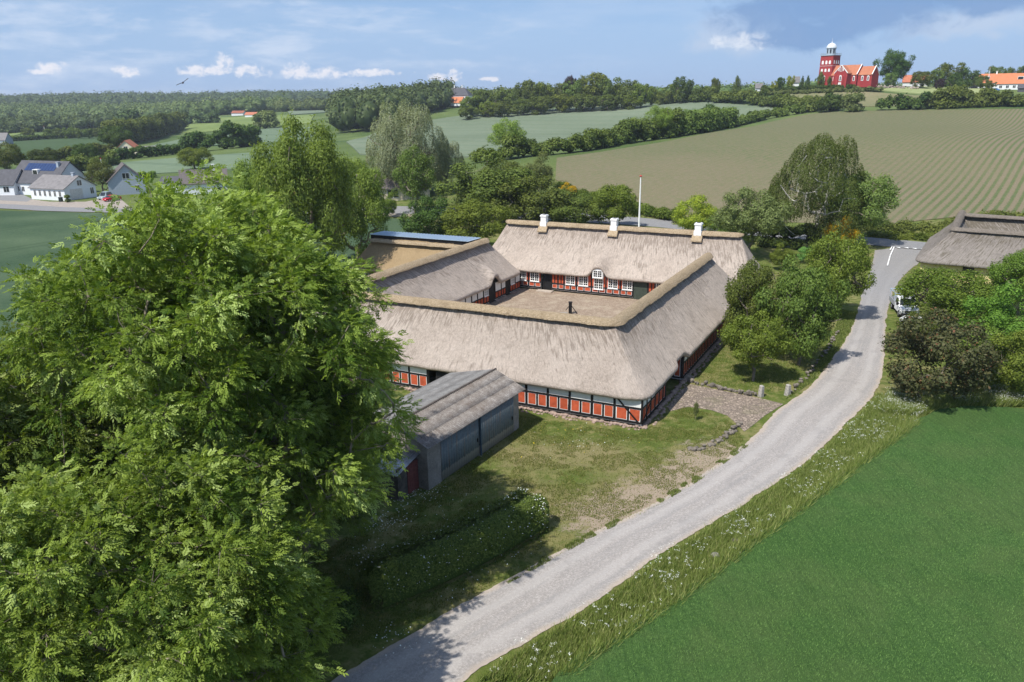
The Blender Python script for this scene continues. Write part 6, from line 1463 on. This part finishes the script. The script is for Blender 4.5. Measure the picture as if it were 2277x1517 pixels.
# garden things by the right houses
gp_ = G(2194,199)
def pole(x, y, h, lab, z=None, r=.05):
    o = empty('flagpole', (x, y, tz(x, y) if z is None else z), lab, 'flagpole'); mb = MB(); mb.tube([(0,0,0),(0,0,h*.5),(0,0,h)], [r*1.5,r*1.2,r*.7], 10); mb.build('pole', M_WIN, o)
    mb = MB(); mb.lathe([(0,h+.0),(r*1.6,h+.04),(r*2,h+.12),(r*1.2,h+.2),(0,h+.24)], n=10); mb.build('finial', plain('finial_red', (.5,.03,.03), .5), o); return o
pole(gp_[0], gp_[1], 10.5, 'white flagpole before the orange-roofed houses on the hill', r=.12)
fp = np.array(at_dist(1419.5, 540, 114)); lo, hi = 3., 20.
for _ in range(30):
    m_ = (lo+hi)/2
    if pxof((fp[0], fp[1], m_))[1] > 393: lo = m_
    else: hi = m_
pole(fp[0], fp[1], lo, 'tall white flagpole with red tip behind the farmhouse', r=.11)
q = G(272, 340); pole(q[0], q[1], 7.5, 'thin white flagpole behind the cream gabled house', r=.10)
q = G(232, 402); pole(q[0], q[1], 6.5, 'white pole in the village behind the leafy tree', r=.10)
q = G(102, 306); pole(q[0], q[1], 8, 'white flagpole among the round trees on the left', r=.15)
tn = G(2153,196); te = empty('garden_tent', tuple(tn), 'pale blue and white garden tent left of the hill flagpole', 'tent')
mb = MB(); mb.add([(-2,-2,2),(2,-2,2),(2,2,2),(-2,2,2),(0,0,3.3)], [(0,1,4),(1,2,4),(2,3,4),(3,0,4),(0,3,2,1)]); mb.build('canopy', plain('tent_cloth', (.45,.62,.70), .8), te)
for a, b in ((-1,-1),(1,-1),(1,1),(-1,1)): mb = MB(); mb.box(a*1.9-.05,a*1.9+.05,b*1.9-.05,b*1.9+.05,0,2); mb.build('leg', M_WIN, te)
def car(x, y, rz, L, W, H, mat, lab, name='parked_car', z=None):
    r = empty(name, (x, y, tz(x, y) if z is None else z), lab, 'car', rz=R(rz)); w = W/2
    prof = [(0,.35),(0,.75),(.9,.88),(1.5,H-.08),(2.2,H),(3.1,H-.04),(3.9,.95),(L,.85),(L,.35)]; n = len(prof); vs = [(a,-w*(1 if b < 1 else .82),b) for a,b in prof]+[(a,w*(1 if b < 1 else .82),b) for a,b in prof]
    mb = MB(); mb.add(vs, [tuple(range(n)), tuple(range(2*n-1,n-1,-1))]+[(i,(i+1)%n,n+(i+1)%n,n+i) for i in range(n)]); b = mb.build('body', mat, r, bevel=.04)
    mb = MB(); mb.hexa([(.98,-w*.80,.93),(.98,w*.80,.93),(1.46,w*.72,H-.14),(1.46,-w*.72,H-.14),(.93,-w*.80,.96),(.93,w*.80,.96),(1.41,w*.72,H-.10),(1.41,-w*.72,H-.10)]); mb.build('windscreen', glass(), r)
    for s in (-1,1):
        mb = MB(); mb.hexa([(1.3,s*w*.93,.97),(3.5,s*w*.93,.97),(3.0,s*w*.86,H-.15),(1.65,s*w*.86,H-.15),(1.3,s*w*.97,.97),(3.5,s*w*.97,.97),(3.0,s*w*.89,H-.15),(1.65,s*w*.89,H-.15)]); mb.build('side_window', glass(), r)
        for a in (.85, L-.85):
            mb = MB(); ys = s*(w-.02); mb.tube([(a,ys-.1*s,.32),(a,ys+.02*s,.32)], .32, 16); wh = mb.build('wheel', plain('tyre_rubber', (.02,.02,.02), .8), r); mb = MB(); mb.tube([(a,ys+.02*s,.32),(a,ys+.04*s,.32)], .19, 12); mb.build('rim', plain('rim_grey', (.4,.4,.42), .4, .6), wh)
        mb = MB(); mb.box(L-.03,L+.02,s*w*.72-.13,s*w*.72+.13,.62,.8); mb.build('tail_light', plain('red_lens', (.45,.01,.01), .3), r); mb = MB(); mb.box(-.02,.03,s*w*.7-.15,s*w*.7+.15,.58,.72); mb.build('headlight', M_WIN, r)
    return r
q = G(2200,203); car(q[0], q[1], -30, 4.4, 1.8, 1.45, plain('blue_paint', (.05,.18,.42), .3), 'blue car parked under the hill flagpole')
q = G(2168,199); car(q[0]-3, q[1], 10, 4.2, 1.75, 1.5, plain('dark_paint', (.03,.03,.035), .3), 'dark car between garden tent and blue car')
q = G(194,448); car(q[0]+5.0, q[1]-1.8, 60, 4.1, 1.7, 1.45, plain('red_paint', (.42,.02,.03), .3), 'red car parked at the workshop gable')
q = G(218,446); car(q[0]+.5, q[1], 75, 4.4, 1.8, 1.9, plain('silver_paint', (.42,.50,.52), .3, .4), 'silver van-like car beneath the village tree')
# village yard
drape('gravel_yard', PX((-30,440),(50,441),(110,449),(150,449),(190,449),(260,436),(300,470),(150,462),(0,458),(-30,457)), .04, 4, plain('village_gravel', (.31,.27,.23), .95, var=.2, scale=1.2), .04)
drape('farm_yard', PX((0,434),(50,433),(72,443),(60,449),(0,446)), .06, 4, M_ASPH, .04)
drape('drive_gravel', PX((812,474),(950,470),(945,482),(810,484)), .06, 4, plain('pale_gravel', (.40,.34,.27), .95, var=.2, scale=2), .04)
mb = MB(); c = XY(136,449); mb.box(-.35,.35,-.35,.35,0,1.0); mb.box(-.38,.38,-.4,.38,1.0,1.12); mb.m = None; o = mb.build('wheelie_bin', plain('bin_green', (.02,.03,.025), .6)); o.location = (c[0], c[1], 0); tag(o, 'dark wheelie bin before the workshop windows', 'bin')
o = hedge([(148,450),(156,450)], 1.7, 1.6, 'mid', 'small clipped box bush at the workshop corner', leaf=.25, nper=60, step=.5, var=.05, seed=61, name='box_bush', cat='bush')

# --- thatched farm on the right
RO = np.array([50.7, 94.9]); ra = R(-33); RX = np.array([math.cos(ra), math.sin(ra)]); RN = np.array([-math.sin(ra), math.cos(ra)])
def RM(a, b, h): return (RX[0]*a+RN[0]*b, RX[1]*a+RN[1]*b, h)
rh = empty('thatched_cottage', (RO[0], RO[1], 0), 'old grey thatched house with yellow walls at the right edge beyond the lane', 'house')
ro = [(0,0,3.6,3.6),(30,0,26.4,3.6),(30,7.2,26.4,3.6),(7.2,7.2,3.6,3.6),(7.2,13.0,3.6,16.6),(30,13.0,26.4,16.6),(30,20.2,26.4,16.6),(0,20.2,3.6,18.6)]
loft_roof('roof', ro, 2.35, 5.9, M_TH_OLD, rh, RM, seed=31, nup=18, step=.5)
ridge_roll('ridge', [(26.8,3.6,6.0),(3.6,3.6,6.0),(3.6,18.9,6.35)], M_RIDGE_OLD, rh, RM, .42, seed=32, round_m=.6)
ridge_roll('ridge', [(3.9,16.2,6.2),(26.8,16.6,6.0)], M_RIDGE_OLD, rh, RM, .40, seed=33)
mb = MB(RM); mb.box(.7,29.3,.7,6.5,0,2.3); mb.box(.7,6.5,6.5,19.5,0,2.3); mb.box(6.5,29.3,13.7,19.5,0,2.3); mb.build('wall', M_YW, rh)
for s in (6,11,15.5,20):
    mb = MB(RM); mb.box(s-.6,s+.6,.6,.75,.9,1.9); w_ = mb.build('window', M_TIMBER, rh); mb = MB(RM); mb.box(s-.5,s+.5,.57,.61,1.0,1.8); mb.build('pane', glass(), w_)

# --- low stone walls, gate posts and rocks round the lawn
field_wall([(14.55,59.0),(16.1,57.9),(17.6,56.7),(19.0,55.85)], .42, .35, 'low drystone wall along the far side of the cobbled driveway', .13, .27, seed=1)
field_wall([(21.75,56.1),(23.4,58.3),(25.1,60.9),(27.4,64.4),(29.5,67.8),(31.9,72.0)], .40, .32, 'long thin drystone wall curving up between lawn and lane', .10, .2, seed=2)
field_wall([(16.1,50.6),(15.5,49.4),(14.7,48.4),(13.4,47.3),(12.4,46.5),(11.7,46.6)], .28, .45, 'curved mossy stone edging round the grass island', .09, .22, seed=3)
field_wall([(13.9,60.3),(14.2,60.0),(14.5,59.6)], .5, .5, 'large boulders where the driveway wall meets the barn gateway', .3, .45, seed=5, name='boulders', cat='boulders')
for (x, y, w, h, L_) in ((19.35,55.75,.40,.95,'square stone gate post at the lawn wall end by the driveway'),(21.5,55.95,.42,.92,'pale weathered stone gate post at the end of the curved wall')):
    mb = MB(); w2 = w/2; mb.hexa([(-w2,-w2,-.1),(w2,-w2,-.1),(w2,w2,-.1),(-w2,w2,-.1),(-w2*.8,-w2*.75,h),(w2*.7,-w2*.8,h*.94),(w2*.75,w2*.8,h*.97),(-w2*.8,w2*.7,h)])
    o = mb.build('gate_post', plain('post_stone', (.33,.31,.28), .9, var=.4, scale=5, bump=.5), bevel=.05); o.location = (x, y, 0); o.rotation_euler = (.03,.02,.5); tag(o, L_, 'gate post', 'stone gate posts')
rd = random.Random(3); mb = MB(); mb.stone((0,0,.12), .25, rd, 2, .75); o = mb.build('boulder', plain('pale_rock', (.27,.25,.23), .9, var=.3, scale=5, bump=.5), smooth=False); o.location = (10.2,33.9,0); tag(o, 'pale rock lying between verge and young barley', 'rock')
mb = MB(); mb.stone((0,0,.1), .25, rd, 2, .6); mb.stone((.5,.4,.08), .16, rd, 1, .6); mb.stone((.9,.7,.08), .2, rd, 1, .6); o = mb.build('stones', M_STONE); o.location = (11.6,35.3,.0); tag(o, 'small brown stones at the barley edge right of the pale rock', 'stones')
q = XY(1546,935); place_tree('airy0','olive',q[0],q[1],.55,1.5,'thin sapling on the grass island by the driveway','sapling',name='sapling')
# dark planks and weathered boards by the yard
# --- pickup, car and bicycle
pk = empty('pickup_truck', (41.3,76.6,0), 'white pickup truck with rear rack parked nose to camera beside the maple', 'pickup truck', rz=R(76))
M_VAN = plain('white_paint', (.78,.79,.80), .25, var=.02)
mb = MB(); w = .92   # cab and bonnet, nose at x=0, running back along +x
prof = [(0,.42),(.0,.82),(.15,1.02),(1.05,1.16),(1.75,1.80),(1.95,1.84),(2.75,1.84),(2.82,1.1),(2.82,.42)]; n = len(prof)
mb.add([(a,-w*(1 if b < 1.2 else .84),b) for a,b in prof]+[(a,w*(1 if b < 1.2 else .84),b) for a,b in prof], [tuple(range(n)), tuple(range(2*n-1,n-1,-1))]+[(i,(i+1)%n,n+(i+1)%n,n+i) for i in range(n)]); mb.build('cab', M_VAN, pk, bevel=.05)
mb = MB(); mb.hexa([(1.10,-.80,1.20),(1.10,.80,1.20),(1.70,.70,1.74),(1.70,-.70,1.74),(1.05,-.80,1.23),(1.05,.80,1.23),(1.65,.70,1.78),(1.65,-.70,1.78)]); mb.build('windscreen', glass(), pk)
for s in (-1,1):
    mb = MB(); mb.hexa([(1.35,s*.87,1.2),(2.65,s*.87,1.2),(2.6,s*.79,1.7),(1.8,s*.79,1.7),(1.35,s*.91,1.2),(2.65,s*.91,1.2),(2.6,s*.83,1.7),(1.8,s*.83,1.7)]); mb.build('side_window', glass(), pk)
    mb = MB(); mb.box(1.2,1.32,s*1.0-.12,s*1.0+.12,1.15,1.42); mb.build('mirror', M_TIMBER, pk); mb = MB(); mb.box(-.04,.03,s*.68-.17,s*.68+.17,.72,.9); mb.build('headlight', M_WIN, pk)
    for a in (.75, 4.0):
        mb = MB(); mb.tube([(a,s*.72,.36),(a,s*.93,.36)], .36, 18); wh = mb.build('wheel', plain('tyre_rubber', (.02,.02,.02), .8), pk); mb = MB(); mb.tube([(a,s*.93,.36),(a,s*.945,.36)], .2, 12); mb.build('rim', plain('rim_grey', (.4,.4,.42), .4, .6), wh)
mb = MB(); mb.box(2.9,5.2,-.98,.98,.72,.82)
for (x0,x1,y0,y1) in ((2.9,5.2,-.98,-.93),(2.9,5.2,.93,.98),(2.9,2.96,-.93,.93),(5.14,5.2,-.93,.93)): mb.box(x0,x1,y0,y1,.82,1.18)
mb.build('bed', plain('bed_grey', (.35,.36,.37), .5, .3), pk); mb = MB()
for x in (2.95, 5.15):
    for y in (-.93, .93): mb.tube([(x,y,.8),(x,y,2.0)], .03, 6)
    mb.tube([(x,-1.0,2.0),(x,1.0,2.0)], .04, 6); mb.tube([(x,-1.0,1.75),(x,1.0,1.75)], .03, 6)
mb.tube([(2.9,-.93,2.0),(5.2,-.93,2.0)], .03, 6); mb.tube([(2.9,.93,2.0),(5.2,.93,2.0)], .03, 6); mb.build('rack', M_ZINC, pk)
mb = MB(); mb.box(-.09,.0,-.9,.9,.38,.6); mb.box(-.03,.02,-.5,.5,.66,.86); mb.build('bumper', plain('bumper_dark', (.03,.03,.03), .6), pk)
car(38.9,70.0,76,4.2,1.75,1.45, M_VAN, 'small white car with red tail light in front of the pickup')
bk = empty('bicycle', (34.35,66.6,0), 'dark bicycle leaning at the lane edge before the reddish bush', 'bicycle', rz=R(62)); bk.rotation_euler = (R(8), 0, R(62))
M_TYR = plain('tyre_rubber', (.02,.02,.02), .8); M_FRM = plain('bicycle_frame', (.03,.035,.04), .4, .4)
for x in (0, 1.05):
    mb = MB(); mb.tube([(x+.33*math.cos(a), 0, .34+.33*math.sin(a)) for a in np.linspace(0, 2*math.pi, 25)], .022, 6, cap=False); wh = mb.build('wheel', M_TYR, bk); mb = MB()
    for a in np.linspace(0, math.pi, 8)[:-1]: mb.bar((x-.32*math.cos(a),0,.34-.32*math.sin(a)),(x+.32*math.cos(a),0,.34+.32*math.sin(a)),.006)
    mb.build('spokes', plain('rim_grey', (.4,.4,.42), .4, .6), wh)
mb = MB()
for a, b in (((0,0,.34),(.18,0,.9)),((.18,0,.85),(.62,0,.82)),((.62,0,.9),(.5,0,.3)),((.5,0,.3),(1.05,0,.34)),((.62,0,.82),(1.05,0,.34)),((.15,0,.78),(.5,0,.3))): mb.tube([a, b], .018, 6)
mb.build('frame', M_FRM, bk); mb = MB(); mb.tube([(.1,-.28,1.02),(.2,-.1,1.0),(.2,.1,1.0),(.1,.28,1.02)], .014, 6); mb.tube([(.18,0,.85),(.2,0,1.0)], .014, 6); mb.build('handlebar', M_FRM, bk)
mb = MB(); mb.hexa([(.52,-.08,.92),(.78,-.08,.92),(.78,.08,.92),(.52,.02,.92),(.5,-.03,.97),(.78,-.1,.98),(.78,.1,.98),(.5,.03,.97)]); mb.build('saddle', M_TYR, bk)
# --- bird in the air
b = np.array(_ray(407,184)); b = b/np.linalg.norm(b)*38; V = []; F = []
bd = empty('bird', (b[0], b[1], CAM_H+b[2]), 'dark bird with outspread wings flying high over the left woods', 'bird'); bd.rotation_euler = (R(10), R(-28), R(15))
mb = MB(); mb.tube([(-.02,-.16,0),(-.01,-.11,.0),(0,0,0),(0,.09,.0),(0,.14,.005),(0,.18,.0)], [.012,.03,.042,.032,.024,.004], 10)
for s in (-1, 1): mb.add([(0,.06,.01),(s*.12,.09,.03),(s*.27,.02,.055),(s*.31,-.06,.045),(s*.14,-.01,.03),(0,-.05,.01)]+[(0,.06,.0),(s*.12,.09,.02),(s*.27,.02,.05),(s*.31,-.06,.041),(s*.14,-.01,.02),(0,-.05,0)], [(0,1,2,3,4,5),(11,10,9,8,7,6)]+[(i,6+i,6+(i+1)%6,(i+1)%6) for i in range(6)])
mb.add([(-.03,-.14,.0),(.03,-.14,.0),(.045,-.25,.0),(0,-.22,0),(-.045,-.25,.0),(-.03,-.14,.008),(.03,-.14,.008),(.045,-.25,.006),(0,-.22,.006),(-.045,-.25,.006)], [(0,1,2,3,4),(9,8,7,6,5)]+[(i,5+i,5+(i+1)%5,(i+1)%5) for i in range(5)])
mb.build('body', plain('bird_dark', (.035,.03,.035), .7), bd, smooth=False)
# ------------------------------------------------------------------ the summer air between here and the far woods
mb = MB(); mb.box(-3200, 3200, -700, 3900, -90, 70)
hz = NT('haze_air'); hz.t.nodes.remove(hz.b); vp = hz.n('ShaderNodeVolumePrincipled'); vp.inputs['Color'].default_value = (.80,.88,1.0,1); vp.inputs['Density'].default_value = .00015; vp.inputs['Anisotropy'].default_value = .2
hz.l(vp.outputs[0], hz.out.inputs['Volume']); ho = mb.build('haze', hz.mat); tag(ho, kind='stuff')
